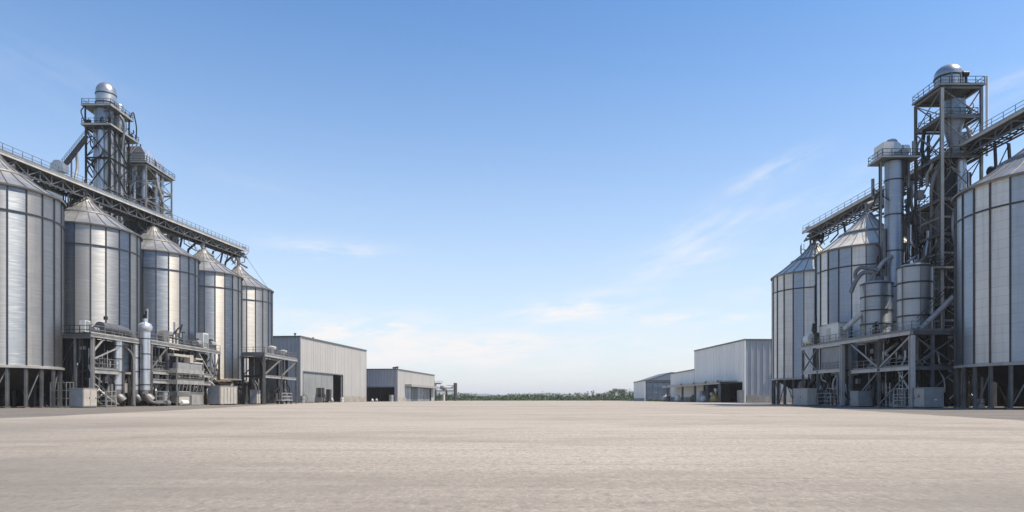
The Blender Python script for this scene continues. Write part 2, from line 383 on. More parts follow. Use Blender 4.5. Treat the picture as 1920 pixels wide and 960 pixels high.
hs = N(nt, 'ShaderNodeHueSaturation'); hs.inputs['Saturation'].default_value = 1.24; nt.links.new(sky.outputs[0], hs.inputs['Color'])
broad = math_(nt, 'MULTIPLY', math_(nt, 'EXPONENT', math_(nt, 'MULTIPLY', math_(nt, 'MULTIPLY', el, el), -1 / 0.115)), 0.56)
low = math_(nt, 'MINIMUM', math_(nt, 'MULTIPLY', math_(nt, 'EXPONENT', math_(nt, 'MULTIPLY', el, -1 / 0.085)), 0.85), 0.92)
skyc = mix(nt, mix(nt, hs.outputs['Color'], (4.15, 4.55, 5.0), broad), (4.1, 4.22, 4.4), low)
cl = N(nt, 'ShaderNodeMix'); cl.data_type = 'RGBA'; cl.clamp_factor = True
nt.links.new(total, cl.inputs[0]); nt.links.new(skyc, cl.inputs[6]); cl.inputs[7].default_value = (5.0, 4.9, 4.9, 1)
nt.links.new(cl.outputs[2], bg.inputs['Color']); bg.inputs['Strength'].default_value = 0.15
vs = sc.view_settings; vs.view_transform = 'Standard'; vs.look = 'None'; vs.gamma = 1; vs.use_curve_mapping = False; vs.exposure = 0.40
sc.cycles.use_denoising = True; sc.cycles.max_bounces = 6; sc.cycles.diffuse_bounces = 3; sc.cycles.glossy_bounces = 3
sc.cycles.sample_clamp_indirect = 6

# ------------------------------------------------------------------ ground
def sheet(name, pts, z, mat):
    return structure(name, MB().add([(x, y, z) for x, y in pts], [tuple(range(len(pts)))]), mat)
sheet('field', [(-9000, -300), (9000, -300), (9000, 12000), (-9000, 12000)], -0.03, 'field')
sheet('dirt_apron', [(-140, -60), (140, -60), (140, 398), (-140, 398)], -0.012, 'apron')
left_edge = [(-24, -50), (-28, 20), (-33, 45), (-36, 72), (-41, 100), (-47, 130), (-53, 165), (-58, 210), (-52, 280), (-40, 330), (-36, 396)]
right_edge = [(24, -50), (27, 20), (29.5, 40), (34, 60), (40, 86), (47, 113), (52, 140), (60, 180), (66, 230), (62, 300), (60, 396)]
def wobble(ed):
    out = []
    for (a, b), (c, d) in zip(ed, ed[1:]):
        for i in range(8):
            t = i / 8; out.append((a + (c - a) * t + rng.uniform(-0.25, 0.25), b + (d - b) * t))
    return out + [ed[-1]]
haze = MB().box2((-9100, -320, -1.5), (9100, 12100, 95))
hm = bpy.data.materials.new('haze_air'); hm.use_nodes = True
hm.node_tree.nodes.remove(hm.node_tree.nodes['Principled BSDF'])
pv = hm.node_tree.nodes.new('ShaderNodeVolumePrincipled'); pv.inputs['Color'].default_value = (0.90, 0.93, 0.97, 1); pv.inputs['Density'].default_value = 0.00014
hm.node_tree.links.new(pv.outputs[0], hm.node_tree.nodes['Material Output'].inputs['Volume'])
M['haze'] = hm
ho = haze.build('haze', 'haze'); ho['kind'] = 'stuff'
sheet('concrete_yard', wobble(right_edge) + wobble(left_edge)[::-1], 0.006, 'yard')
# distant hills
def hill(x0, x1, y, hmax, seed, dep):
    r = random.Random(seed); n = 60; rows = 9
    ph = [(r.uniform(0.5, 1), r.uniform(2, 9), r.uniform(0, 6.3)) for _ in range(6)]
    def hh(t): return max(0.04, (0.45 + 0.22 * sum(a * math.sin(f * 6.28 * t * 0.5 + p) for a, f, p in ph) / 2)) * min(1, t * 6, (1 - t) * 6)
    vs = [];
    for j in range(rows):
        s = j / (rows - 1)
        for i in range(n + 1):
            t = i / n; vs.append((x0 + (x1 - x0) * t, y + dep * s, -0.5 + hmax * hh(t) * math.sin(math.pi * s) * (1 + 0.08 * r.uniform(-1, 1))))
    return MB().add(vs, [(j * (n + 1) + i, j * (n + 1) + i + 1, (j + 1) * (n + 1) + i + 1, (j + 1) * (n + 1) + i) for j in range(rows - 1) for i in range(n)], True)
structure('hills', hill(-900, 900, 4800, 72, 3, 900), 'hill')
structure('hills', hill(-1600, 2400, 5600, 80, 8, 1200), 'hill')

# ------------------------------------------------------------------ grain silos
def make_silo(label, loc, rz, Rr, zr, ze, zp, roofmat, npan=24, wallmat='silo'):
    t = thing('grain_silo', label, 'silo', loc, rz, 'corrugated steel grain silos')
    mb = MB(); k = 6; zs = [zr, ze - 3.4, ze]
    for p in range(npan):
        for a, b in zip(zs, zs[1:]):
            vs = []
            for z in (a, b):
                for i in range(k + 1):
                    th = 2 * math.pi * (p + i / k) / npan
                    c0 = Vector((math.cos(2 * math.pi * p / npan), math.sin(2 * math.pi * p / npan))); c1 = Vector((math.cos(2 * math.pi * (p + 1) / npan), math.sin(2 * math.pi * (p + 1) / npan)))
                    ch = c0.lerp(c1, i / k); ar = Vector((math.cos(th), math.sin(th))); q = ch.lerp(ar, 0.7) * Rr
                    vs.append((q.x, q.y, z))
            mb.add(vs, [(i, i + 1, k + 2 + i, k + 1 + i) for i in range(k)], True, p + 1.0)
    mb.build('wall', wallmat, t)
    # conical roof, a little concave towards the neck
    H = zp - ze; ov = Rr * 1.035
    prof = [(ov, 0.0), (Rr * 0.80, H * 0.195), (Rr * 0.55, H * 0.44), (Rr * 0.32, H * 0.67), (Rr * 0.17, H * 0.86), (Rr * 0.10, H * 1.0)]
    mb = MB()
    for p in range(npan):
        vs = []
        for r, z in prof:
            for i in range(3):
                th = 2 * math.pi * (p + i / 2) / npan; vs.append((r * math.cos(th), r * math.sin(th), ze + z))
        mb.add(vs, [(j * 3 + i, j * 3 + i + 1, (j + 1) * 3 + i + 1, (j + 1) * 3 + i) for j in range(len(prof) - 1) for i in range(2)])
    rf = mb.build('roof', roofmat, t)
    rib = MB()
    for p in range(npan):
        th = 2 * math.pi * p / npan
        pts = [Vector((r * math.cos(th), r * math.sin(th), ze + z + 0.05)) for r, z in prof]
        for a, b in zip(pts[:-1], pts[1:]): rib.bar(a, b, 0.10, 0.12)
    rib.build('roof_rib', 'steel', rf)
    MB().lathe([(ov + 0.05, -0.16), (ov + 0.05, -0.16), (ov + 0.1, 0.05), (ov + 0.1, 0.05), (ov - 0.25, 0.2)], 72, (0, 0, ze)).build('eave_ring', 'steel', rf)
    MB().lathe([(Rr * 0.56, H * 0.43), (Rr * 0.56, H * 0.43), (Rr * 0.56 + 0.05, H * 0.47), (Rr * 0.52, H * 0.50)], 72, (0, 0, ze + 0.03)).build('walk_ring', 'steel', rf)
    MB().lathe([(Rr * 0.13, H * 0.93), (Rr * 0.13, H * 0.93), (Rr * 0.12, H * 0.985), (Rr * 0.045, H * 1.04), (Rr * 0.045, H * 1.04), (Rr * 0.04, H * 1.28), (Rr * 0.04, H * 1.28), (0.01, H * 1.28)], 20, (0, 0, ze)).build('roof_cap', 'steel', rf)
    for p in range(npan):
        th = 2 * math.pi * p / npan; rr = Rr + 0.04
        c, s = math.cos(th), math.sin(th)
        MB().box((rr * c, rr * s, (zr + ze) / 2 - 0.1), (0.17, 0.15, ze - zr - 0.2), th).build('stiffener', 'seam', t)
        rl = Rr - 0.12
        MB().ibeam((rl * c, rl * s, 0), (rl * c, rl * s, zr - 0.3), 0.34, 0.34).box((rl * c, rl * s, 0.06), (0.6, 0.6, 0.12), th).build('leg', 'steel', t)
        if p % 2 == 0:
            t2 = 2 * math.pi * (p + 1) / npan; ri = Rr - 0.4
            a = (ri * math.cos(th), ri * math.sin(th), 0.3); b = (ri * math.cos(t2), ri * math.sin(t2), zr - 0.5)
            MB().bar(a, b, 0.14).build('brace', 'steel', t)
    for z, name in ((ze - 3.4, 'wind_ring'),):
        MB().lathe([(Rr + 0.03, -0.10), (Rr + 0.03, -0.10), (Rr + 0.12, -0.10), (Rr + 0.12, -0.10), (Rr + 0.12, 0.10), (Rr + 0.12, 0.10), (Rr + 0.03, 0.10)], 72, (0, 0, z)).build(name, 'seam', t)
    MB().lathe([(Rr - 0.5, -0.28), (Rr - 0.5, -0.28), (Rr + 0.22, -0.28), (Rr + 0.22, -0.28), (Rr + 0.22, 0.05), (Rr + 0.22, 0.05), (Rr - 0.1, 0.12)], 72, (0, 0, zr)).build('base_ring', 'pale', t)
    MB().lathe([(Rr - 0.3, zr - 0.02), (Rr * 0.5, zr * 0.55), (0.7, 1.6), (0.7, 1.6), (0.5, 0.9), (0.5, 0.9), (0.01, 0.9)], 32).build('hopper', 'shade_black', t)
    return t
RS = 8.5
LS = [(-73.5, 98.0), (-73.9, 120.0), (-73.0, 141.0), (-72.4, 162.5), (-72.2, 183.0)]
LLAB = ['largest looking left silo, cut off by the left edge of the photo', 'second grey silo from the left edge, rising behind the round vertical ducts',
        'third left silo, peak just below the tower with long machine housing', 'fourth left silo, above the big ribbed pale container',
        'last left silo beside the big ribbed warehouse, end of the conveyor above it']
s0 = make_silo(LLAB[0], (LS[0][0], LS[0][1], 0), R(3), RS, 5.7, 29.8, 36.0, 'roof')
for i in range(1, 5):
    c = copy_tree(s0); c.location = (LS[i][0], LS[i][1], 0); c.rotation_euler = (0, 0, R((3, 7, 1, 11, 5)[i])); c['label'] = LLAB[i]
make_silo('big right silo with grey roof, cut off by the right edge of the photo', (69.4, 89.0, 0), R(4), 10.6, 5.6, 28.2, 36.0, 'roof', 28, 'silo_sun_lift')
r2 = make_silo('right silo with pale roof behind the two small banded bins', (64.0, 125.0, 0), R(2), RS, 5.5, 27.4, 34.5, 'roof_pale', 24, 'silo_sun_lift')
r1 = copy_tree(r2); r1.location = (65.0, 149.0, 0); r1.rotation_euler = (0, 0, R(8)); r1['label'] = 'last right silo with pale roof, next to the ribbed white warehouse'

# black blocks added to keep the gaps behind silos and towers dark
def backing(label, x0, x1, y0, y1, h, name='dark_backing', cat='backdrop'):
    t = thing(name, label, cat, ((x0 + x1) / 2, (y0 + y1) / 2, 0))
    w_, l_ = x1 - x0, y1 - y0
    mb = MB().box((0, 0, h / 2), (w_, l_, h))
    n = int(l_ / 1.2)
    for i in range(n):
        y = -l_ / 2 + (i + 0.5) * l_ / n
        for s in (-1, 1): mb.box((s * (w_ / 2 + 0.04), y, h / 2), (0.08, 0.25, h - 0.1))
    mb.build('wall', 'shade_black', t)
    MB().box((0, 0, h + 0.1), (w_ + 0.5, l_ + 0.5, 0.2)).build('roof', 'fascia', t)
    return t
backing('low added black gallery behind the legs of the left silos', -90, -85, 78, 225, 8.5)
backing('low added black gallery behind the legs of the right silos', 84, 89, 62, 185, 8.5)
backing('tall added black block behind the right lattice tower, between second silo and big silo', 74.5, 84, 121, 133, 36, 'dark_block')
backing('tall black filler block carrying the machine-topped frame, behind the left conveyor', -92.2, -83.6, 160, 174, 42.5, 'dark_block')
# ------------------------------------------------------------------ overhead conveyor bridges
def conveyor(label, A, B, spouts, posts):
    """A near end, B far end (world points on the walkway floor)"""
    A, B = Vector(A), Vector(B)
    t = thing('conveyor_bridge', label, 'conveyor', A)
    d = B - A; L = d.length; u = d.normalized(); s = u.cross(Vector((0, 0, 1))).normalized(); up = Vector((0, 0, 1))
    w_ = 1.5
    MB().bar(up * 0.0, d, 2 * w_, 0.14).build('walkway', 'steel', t)
    for k in (-1, 1):
        MB().ibeam(s * k * (w_ + 0.14) - up * 0.25, d + s * k * (w_ + 0.14) - up * 0.2, 0.22, 0.5).build('edge_beam', 'light', t)
        o = s * k * w_
        MB().rail([o + up * 0.1, d + o + up * 0.1], 1.15, 2.0, 0.07).build('railing', 'steel', t)
        mb = MB(); b = s * k * (w_ - 0.25)
        mb.ibeam(b - up * 2.0, d + b - up * 2.0, 0.2, 0.22)
        n = int(L / 2.6)
        for i in range(n):
            p, q = b + d * (i / n), b + d * ((i + 1) / n)
            lo, hi = -up * 1.9, -up * 0.6
            mb.bar(p + (lo if i % 2 else hi), q + (hi if i % 2 else lo), 0.11)
            mb.bar(p + lo, p + hi, 0.12)
        mb.build('truss', 'steel', t)
    MB().bar(-up * 0.85, d - up * 0.85, 1.1, 0.45).build('belt_trough', 'dark', t)
    mb = MB()
    n = int(L / 1.3)
    for i in range(n): mb.bar(d * ((i + .5) / n) - s * 1.25 - up * 1.6, d * ((i + .5) / n) + s * 1.25 - up * 1.6, 0.12, 0.2)
    for k in (-1.1, -0.6, 0.2, 0.9): mb.tube([s * k - up * (1.7 + 0.1 * abs(k)), d + s * k - up * (1.7 + 0.1 * abs(k))], 0.11, 6)
    mb.build('cross_members', 'dark', t)
    mb = MB(); mb.tube([s * 0.5 * w_ + up * 0.5, d + s * 0.5 * w_ + up * 0.5], 0.22, 8); mb.build('dust_pipe', 'duct', t)
    for px, py, pz, f in spouts:                       # spout from the belt down to a silo neck
        q = Vector((px, py, pz)) - A; p = d * f - up * 1.4
        MB().tube([p, p - up * 0.7, q.lerp(p, 0.35), q], 0.42, 10).build('chute', 'pale', t)
        off = u * 2.2
        MB().tube([p + off - up * .3, p + off - up * 1.2, p + off * 0.4 + s * 1.1 - up * 2.6, q + s * 1.6 + off - up * 1.6], 0.26, 8).build('chute', 'steel', t)
        MB().tube([p - off - up * .3, p - off - up * 1.2, p - off * 1.5 - s * 1.1 - up * 2.8, q - s * 1.9 - off * 1.6 - up * 2.2], 0.26, 8).build('chute', 'dark', t)
        rr = random.Random(int(py * 7))
        for k in range(7):
            e = u * rr.uniform(-6, 6); a0 = p + e + s * rr.uniform(-1, 1) - up * .6; a1 = a0 - up * rr.uniform(.8, 1.8); a2 = a1 - e * rr.uniform(.2, .6) + s * rr.uniform(-1.5, 1.5) - up * rr.uniform(.6, 1.6)
            MB().tube([a0, a1, a2], rr.choice((.08, .12, .16)), 7).build('pipe', rr.choice(('dark', 'dark', 'steel', 'pale')), t)
        MB().box(p - up * 0.5, (1.5, 1.5, 1.0), math.atan2(u.y, u.x)).build('gate_box', 'dark', t)
    for f, x, y, z in posts:
        p = d * f - up * 2.4
        q = Vector((x, y, z)) - A
        mb = MB()
        for k in (-1.2, 1.2):
            mb.ibeam(p + s * k, q + s * k * 1.5, 0.32, 0.32)
        hh = (p - q).length; m = max(2, int(hh / 4))
        for i in range(m):
            a, b = q.lerp(p, i / m), q.lerp(p, (i + 1) / m)
            k = 1.3 if i % 2 else -1.3
            mb.bar(a + s * k, b - s * k, 0.12); mb.bar(b + s * 1.3, b - s * 1.3, 0.12)
        mb.build('trestle', 'dark', t)
    for e in (Vector((0, 0, 0)), d):
        MB().box(e + up * 0.45 - u * (0.9 if e.length > 1 else -0.9), (1.4, 2.0, 0.9), math.atan2(u.y, u.x)).build('drive_housing', 'housing', t)
    return t, d, u, s
LA, LB = P(-330, 160, 76), P(456, 471, 187)
def on(A, B, y):
    f = (y - A.y) / (B.y - A.y); return f
sp = [(x, y, 36.0 + 0.5, on(LA, LB, y)) for x, y in LS[:4]] + [(LS[4][0], 182.5, 37.6, 0.955)]
lconv, ld, lu, ls_ = conveyor('long overhead conveyor bridge with railing above the left silos', LA, LB, sp,
                    [(on(LA, LB, 80), -78, 80, 0), (on(LA, LB, 109), -82, 109, 0), (on(LA, LB, 131), -82, 131, 0), (on(LA, LB, 152), -82.5, 152, 0), (on(LA, LB, 172), -82, 172, 0)])
MB().bar(P(456, 474, 187) - LA, Vector((-66, 187.5, 31.0)) - LA, 0.07).build('guy_wire', 'dark', lconv)
RA, RB = P(2330, -10, 74), P(1517, 436, 150)
conveyor('overhead conveyor bridge with railing running through the right lattice tower', RA, RB,
         [(69.4, 89.0, 37.3, on(RA, RB, 89)), (64.0, 125.0, 36.2, on(RA, RB, 125)), (65.0, 148.0, 36.2, 0.965)],
         [(on(RA, RB, 76.5), 78, 74, 0), (on(RA, RB, 103), 75, 103, 0), (on(RA, RB, 137), 73, 137, 0)])

# ------------------------------------------------------------------ helper for open steel frames
def frame(t, xs, ys, zs, cw=0.45, mat='steel', brace='X', bmat=None, faces='xyXY', bw=0.18):
    """columns at the four corners (local x, y), ring beams at each z of zs[1:], bracing between levels"""
    (x0, x1), (y0, y1) = xs, ys; bmat = bmat or mat
    cs = [(x0, y0), (x1, y0), (x1, y1), (x0, y1)]
    for c in cs: MB().ibeam((c[0], c[1], zs[0]), (c[0], c[1], zs[-1]), cw, cw).build('column', mat, t)
    for z in zs[1:]:
        for i in range(4):
            a, b = cs[i], cs[(i + 1) % 4]
            e = (Vector((b[0], b[1], 0)) - Vector((a[0], a[1], 0))).normalized() * (cw / 2 + 0.004)
            MB().ibeam(Vector((a[0], a[1], z)) + e, Vector((b[0], b[1], z)) - e, cw * 0.8, cw * 0.9).build('beam', mat, t)
    if brace:
        for lv, (za, zb) in enumerate(zip(zs, zs[1:])):
            for i in range(4):
                a, b = cs[i], cs[(i + 1) % 4]
                if (lv + i) % 2: a, b = b, a
                MB().bar((a[0], a[1], za + 0.2), (b[0], b[1], zb - 0.2), bw).build('brace', bmat, t)
                if brace == 'X': MB().bar((b[0], b[1], za + 0.2), (a[0], a[1], zb - 0.2), bw * 0.9).build('brace', bmat, t)

def floor_at(t, x0, x1, y0, y1, z, thick=0.28, rail=True, mat='steel', edge='pale', name='platform'):
    f = MB().box2((x0, y0, z - thick), (x1, y1, z)).build(name, mat, t)
    e = 0.12
    mb = MB()
    mb.box2((x0 - e, y0 - e, z - thick - 0.06), (x1 + e, y0 - 0.003, z + 0.04)).box2((x0 - e, y1 + 0.003, z - thick - 0.06), (x1 + e, y1 + e, z + 0.04))
    mb.box2((x0 - e, y0, z - thick - 0.06), (x0 - 0.003, y1, z + 0.04)).box2((x1 + 0.003, y0, z - thick - 0.06), (x1 + e, y1, z + 0.04))
    mb.build('edge_beam', edge, f)
    if rail:
        MB().rail([(x0, y0, z), (x1, y0, z), (x1, y1, z), (x0, y1, z), (x0, y0, z)], 1.15, 1.5, 0.075).build('railing', 'dark', f)
    return f
def tangle(t, x0, x1, y0, y1, z0, z1, n, seed, mats=('dark', 'steel', 'pale', 'dark', 'duct')):
    r = random.Random(seed)
    for i in range(n):
        p = Vector((r.uniform(x0, x1), r.uniform(y0, y1), r.uniform(z0 + (z1 - z0) * .3, z1))); pts = [p]
        for k in range(r.choice((2, 3, 3, 4))):
            d = r.choice(((0, 0, -1), (0, 0, -1), (1, 0, -.6), (-1, 0, -.6), (0, 1, -.5), (0, -1, -.5)))
            q = pts[-1] + Vector(d) * r.uniform(.8, 3.2)
            q = Vector((min(max(q.x, x0), x1), min(max(q.y, y0), y1), max(q.z, z0)))
            if (q - pts[-1]).length > .5: pts.append(q)
        if len(pts) > 2: MB().tube(elbow(pts, 4), r.choice((.08, .1, .13, .18, .26)), 8).build('pipe', r.choice(mats), t)
        elif len(pts) == 2: MB().tube(pts, r.choice((.1, .16)), 8).build('pipe', r.choice(mats), t)
    for i in range(n // 4):
        c = (r.uniform(x0, x1), r.uniform(y0, y1), r.uniform(z0, z1)); k = r.uniform(.4, 1.0)
        MB().box(c, (k, k, k * r.uniform(.7, 1.6))).build('junction_box', r.choice(('dark', 'steel', 'pale')), t)
def drum(t, name, c, r, h, dome=0.0, n=28, mat='bin', bands=0, legs=False):
    prof = [(r, 0), (r, 0), (r, h), (r, h)]
    if dome: prof = [(r, 0), (r, 0), (r, h)] + [(r * math.cos(a), h + dome * math.sin(a)) for a in [i * math.pi / 14 for i in range(1, 7)]] + [(0.02, h + dome)]
    else: prof += [(0.02, h + 0.15)]
    o = MB().lathe([(0.02, 0)] + prof, n, c).build(name, mat, t)
    for b in range(bands):
        z = c[2] + h * (b + 1) / (bands + 0.0) if bands > 1 else c[2] + h
        z = min(z, c[2] + h - 0.05)
        MB().lathe([(r + 0.005, -0.12), (r + 0.005, -0.12), (r + 0.09, -0.12), (r + 0.09, -0.12), (r + 0.09, 0.12), (r + 0.09, 0.12), (r + 0.005, 0.12)], n, (c[0], c[1], z)).build('band', 'seam', o)
    return o
def elbow(pts, n=6):
    """rounded polyline"""
    pts = [Vector(p) for p in pts]; out = [pts[0]]
    for a, b, c in zip(pts, pts[1:], pts[2:]):
        r = min((b - a).length, (c - b).length) * 0.45
        p, q = b + (a - b).normalized() * r, b + (c - b).normalized() * r
        for i in range(n + 1):
            s = i / n; out.append(p.lerp(b, s).lerp(b.lerp(q, s), s))
    return out + [pts[-1]]

# ------------------------------------------------------------------ left elevator tower (tall, two platforms, domed drum)
t = thing('elevator_tower', 'tall left tower with two railed platforms and a domed drum on top', 'tower', (-92.65, 150, 0))
W_, D_ = 5.75, 8.0
frame(t, (0.3, W_ - 0.3), (0.3, D_ - 0.3), [0, 8, 16, 24, 32, 40, 46.5, 53.5, 59.9], 0.34, 'dark', 'X', 'dark')
floor_at(t, -0.3, W_ + 0.2, -0.3, 11.0, 60.7)
floor_at(t, -0.3, W_ + 0.2, -0.3, 8.6, 64.9)
for x, y, r in ((1.5, 2.0, 0.62), (3.1, 1.4, 0.95), (2.6, 5.4, 0.7)):
    MB().tube([(x, y, 0), (x, y, 60.2)], r, 16).build('elevator_leg', 'duct', t)
for x0, x1, y0, y1 in ((4.1, 4.75, 0.7, 1.5), (4.9, 5.45, 0.75, 1.7), (4.6, 5.3, 3.0, 3.8), (4.8, 5.35, 4.8, 5.7), (4.6, 5.3, 6.5, 7.2)):
    MB().box2((x0, y0, 0), (x1, y1, 60.2)).build('elevator_leg', 'housing', t)
d = drum(t, 'drum', (3.3, 2.6, 64.92), 2.05, 3.6, 2.2, 28, 'housing')
for z in (66.0, 68.0): MB().lathe([(2.05, -0.1), (2.05, -0.1), (2.14, -0.1), (2.14, -0.1), (2.14, 0.1), (2.14, 0.1), (2.05, 0.1)], 28, (3.3, 2.6, z)).build('band', 'seam', d)
drum(t, 'drum', (4.2, 5.9, 64.92), 1.1, 2.0, 0.7, 20, 'housing')
MB().box((4.6, 7.4, 65.5), (1.3, 1.1, 1.2)).build('drive_motor', 'cab_grey', t)
drum(t, 'drum', (3.0, 2.4, 60.72), 1.9, 3.8, 0, 24, 'bin')
drum(t, 'drum', (4.2, 5.6, 60.72), 1.35, 3.6, 0, 24, 'housing')
for z0 in (60.72, 64.62):
    pass
for x, y in ((0.2, 0.2), (5.4, 0.2), (5.4, 8.0), (0.2, 8.0)): MB().bar((x, y, 60.7), (x, y, 64.6), 0.26).build('column', 'dark', t)
MB().tube(elbow([(5.4, 8.2, 65.2), (5.9, 8.8, 67.2), (6.4, 9.4, 63.5), (6.0, 9.8, 61)]), 0.14, 8).build('pipe', 'dark', t)
MB().tube(elbow([(5.7, 3.6, 64.0), (6.3, 4.0, 63.0), (6.2, 4.5, 61.5), (5.6, 4.8, 57)]), 0.3, 8).build('pipe', 'steel', t)
for k, (x, y, z) in enumerate(((0.6, 0.6, 60.75), (1.0, 7.0, 60.75), (4.9, 9.4, 60.75), (3.4, 9.6, 60.75))):
    mb = MB().box((x, y, z + 0.25), (0.9, 0.8, 0.5)); mb.tube([(x - .4, y, z + .8), (x + .5, y, z + .8)], 0.34, 12); mb.build('drive_motor', 'dark', t)
MB().tube(elbow([(0.2, 0.0, 64.5), (-0.6, -0.2, 63.5), (-0.2, 0.4, 61.5), (0.6, 0.5, 60.8)]), 0.12, 6).build('pipe', 'dark', t)
tangle(t, -0.1, W_, -0.1, D_, 42, 60, 22, 51); tangle(t, -0.2, W_, 6, 10.5, 60.8, 64.4, 12, 52); tangle(t, 0, W_ + .2, 0, 2, 60.8, 64.4, 6, 53, ('dark', 'steel'))
for z in (43, 50, 56.5): MB().rail([(W_ + .1, .2, z), (W_ + .1, D_, z)], 1.1, 1.4, .06).build('railing', 'dark', t)
# bracket struts under the upper platforms
for x in (-0.2, W_): MB().bar((x, -0.2, 64.5), (2.2, 1.6, 62.8), 0.16).build('strut', 'steel', t)
for x in (0.2, 2.0, 4.0): MB().bar((x, -0.3, 60.3), (x + 0.6, 1.4, 57.6), 0.16).build('strut', 'steel', t)
for y in (9.5, 11.0): MB().bar((5.6, y, 60.2), (5.4, 7.8, 56.5), 0.18).build('strut', 'steel', t)
MB().ladder((5.95, 2.4, 38), (5.95, 2.4, 64.9), 0.6, (0, 1, 0), 0.08, 0.5).build('ladder', 'dark', t)

# ------------------------------------------------------------------ left machine tower (frame with long housings on top)
t = thing('machine_tower', 'shorter left steel tower with long chamfered machine housings on its railed platform', 'tower', (-91.6, 160, 42.7))
W_, D_ = 7.3, 13.2
frame(t, (0.6, W_ - 0.3), (0.3, D_ - 0.9), [0, 4.6, 8.8, 12.6], 0.32, 'pale', 'X', 'steel', bw=0.13)
f = floor_at(t, -0.2, W_ + 0.1, -0.3, D_, 13.3)
def housing(t, x0, x1, y0, y1, z, h):
    c = 0.2 * (x1 - x0)
    o = MB().prism([(x0, z), (x1, z), (x1, z + h * .62), (x1 - c, z + h), (x0 + c, z + h), (x0, z + h * .62)], 'y', y0, y1).build('machine_housing', 'duct_new', t)
    mb = MB()
    for i in range(5):
        y = y0 + (y1 - y0) * i / 4
        mb.box2((x0 - 0.05, y - 0.05, z + h * 0.55), (x1 + 0.05, y + 0.05, z + h * 0.6))
        mb.box2((x1 + 0.004, y - 0.05, z + 0.1), (x1 + 0.06, y + 0.05, z + h * 0.6))
    mb.build('flange', 'steel', o)
    return o
housing(t, 2.2, 6.6, 0.4, 4.8, 13.32, 3.6); housing(t, 3.6, 6.7, 5.4, 9.0, 13.32, 2.9)
MB().tube([(5.0, 4.6, 15.0), (5.0, 5.4, 14.6)], 0.6, 14).build('pipe', 'duct', t)
MB().tube([(4.6, 2.4, 16.9), (4.6, 2.4, 18.1)], 0.16, 8).build('vent_pipe', 'dark', t)
mb = MB().box((5.6, 10.4, 13.7), (1.0, 1.0, 0.7)); mb.tube([(5.2, 10.4, 14.3), (6.1, 10.4, 14.3)], 0.35, 12); mb.build('drive_motor', 'dark', t)
drum(t, 'drum', (1.2, 1.0, 13.32), 0.45, 1.5, 0.2, 14, 'dark')
for x, y, r, m in ((2.0, 2.0, 0.55, 'duct'), (3.6, 1.5, 0.4, 'duct'), (5.0, 3.0, 0.75, 'duct'), (5.6, 7.5, 0.85, 'duct'), (3.0, 7.0, 0.8, 'steel'), (5.8, 9.8, 0.5, 'duct'), (1.5, 9.5, 0.6, 'steel')):
    MB().tube([(x, y, 0.0), (x, y, 12.9)], r, 14).build('elevator_leg', m, t)
MB().tube(elbow([(4.2, 0.9, 12.8), (4.2, 0.9, 10.0), (2.8, 0.9, 7.5), (2.8, 0.9, 2.0)]), 0.35, 10).build('pipe', 'pale', t)
MB().tube(elbow([(6.6, 5.5, 12.8), (6.9, 5.5, 9.5), (6.7, 9.0, 6.0), (6.7, 9.0, 0.2)]), 0.3, 10).build('pipe', 'pale', t)
MB().tube(elbow([(3.2, 0.8, 6.0), (3.6, 0.8, 3.5), (1.4, 0.8, 2.6), (1.2, 0.8, 0.2)]), 0.28, 10).build('pipe', 'pale', t)
MB().lathe([(0.3, 5.5), (0.3, 5.5), (1.5, 8.0), (1.5, 8.0), (1.5, 11.0), (1.5, 11.0), (0.02, 11.2)], 18, (3.2, 3.6, 0)).build('hopper', 'steel', t)
MB().box2((0.9, 4.0, 0), (4.4, 11.5, 9.5)).build('inner_shaft', 'shade_black', t)
tangle(t, .4, W_ - .2, .3, D_ - 1, 1, 12.6, 26, 54)
MB().rail([(W_ - 0.4, 0.4, 4.8), (W_ - 0.4, D_ - 1, 4.8)], 1.1, 1.5, 0.07).build('railing', 'dark', t)

# inclined feeder from the conveyor bridge up to the tower
a, b = P(118, 312, 141), P(162, 256, 149.5)
t = thing('inclined_conveyor', 'short steep railed conveyor rising from the left bridge to the tall tower', 'conveyor', a)
dd = b - a; MB().bar((0, 0, 0), dd, 0.8, 0.4).build('trough', 'dark', t)
MB().bar((0, 0, -0.7), dd + Vector((0, 0, -0.7)), 0.6, 0.15).build('chord', 'dark', t)
s_ = dd.cross(Vector((0, 0, 1))).normalized()
for k in (-1, 1):
    MB().rail([s_ * k * 0.42 + Vector((0, 0, 0.3)), dd + s_ * k * 0.42 + Vector((0, 0, 0.3))], 0.9, 0.9, 0.05, False).build('railing', 'dark', t)
MB().tube(elbow([dd * 0.55 + Vector((0, 0, -0.5)), dd * 0.62 + Vector((0, 0, -4)), dd * 0.45 + Vector((0, 0, -7)), dd * 0.5 + Vector((0, 0, -9))]), 0.3, 8).build('chute', 'pale', t)
MB().bar(dd * 0.35 + Vector((0, 0, -1)), dd * 0.35 + Vector((0, 0, -8)), 0.25).build('post', 'steel', t)
MB().prism([(-1.8, -1.2), (0.6, -1.2), (0.6, 0.3), (-0.2, 1.0), (-1.2, 1.0), (-1.8, 0.3)], 'y', -1.0, 1.0).build('drive_housing', 'housing', t)

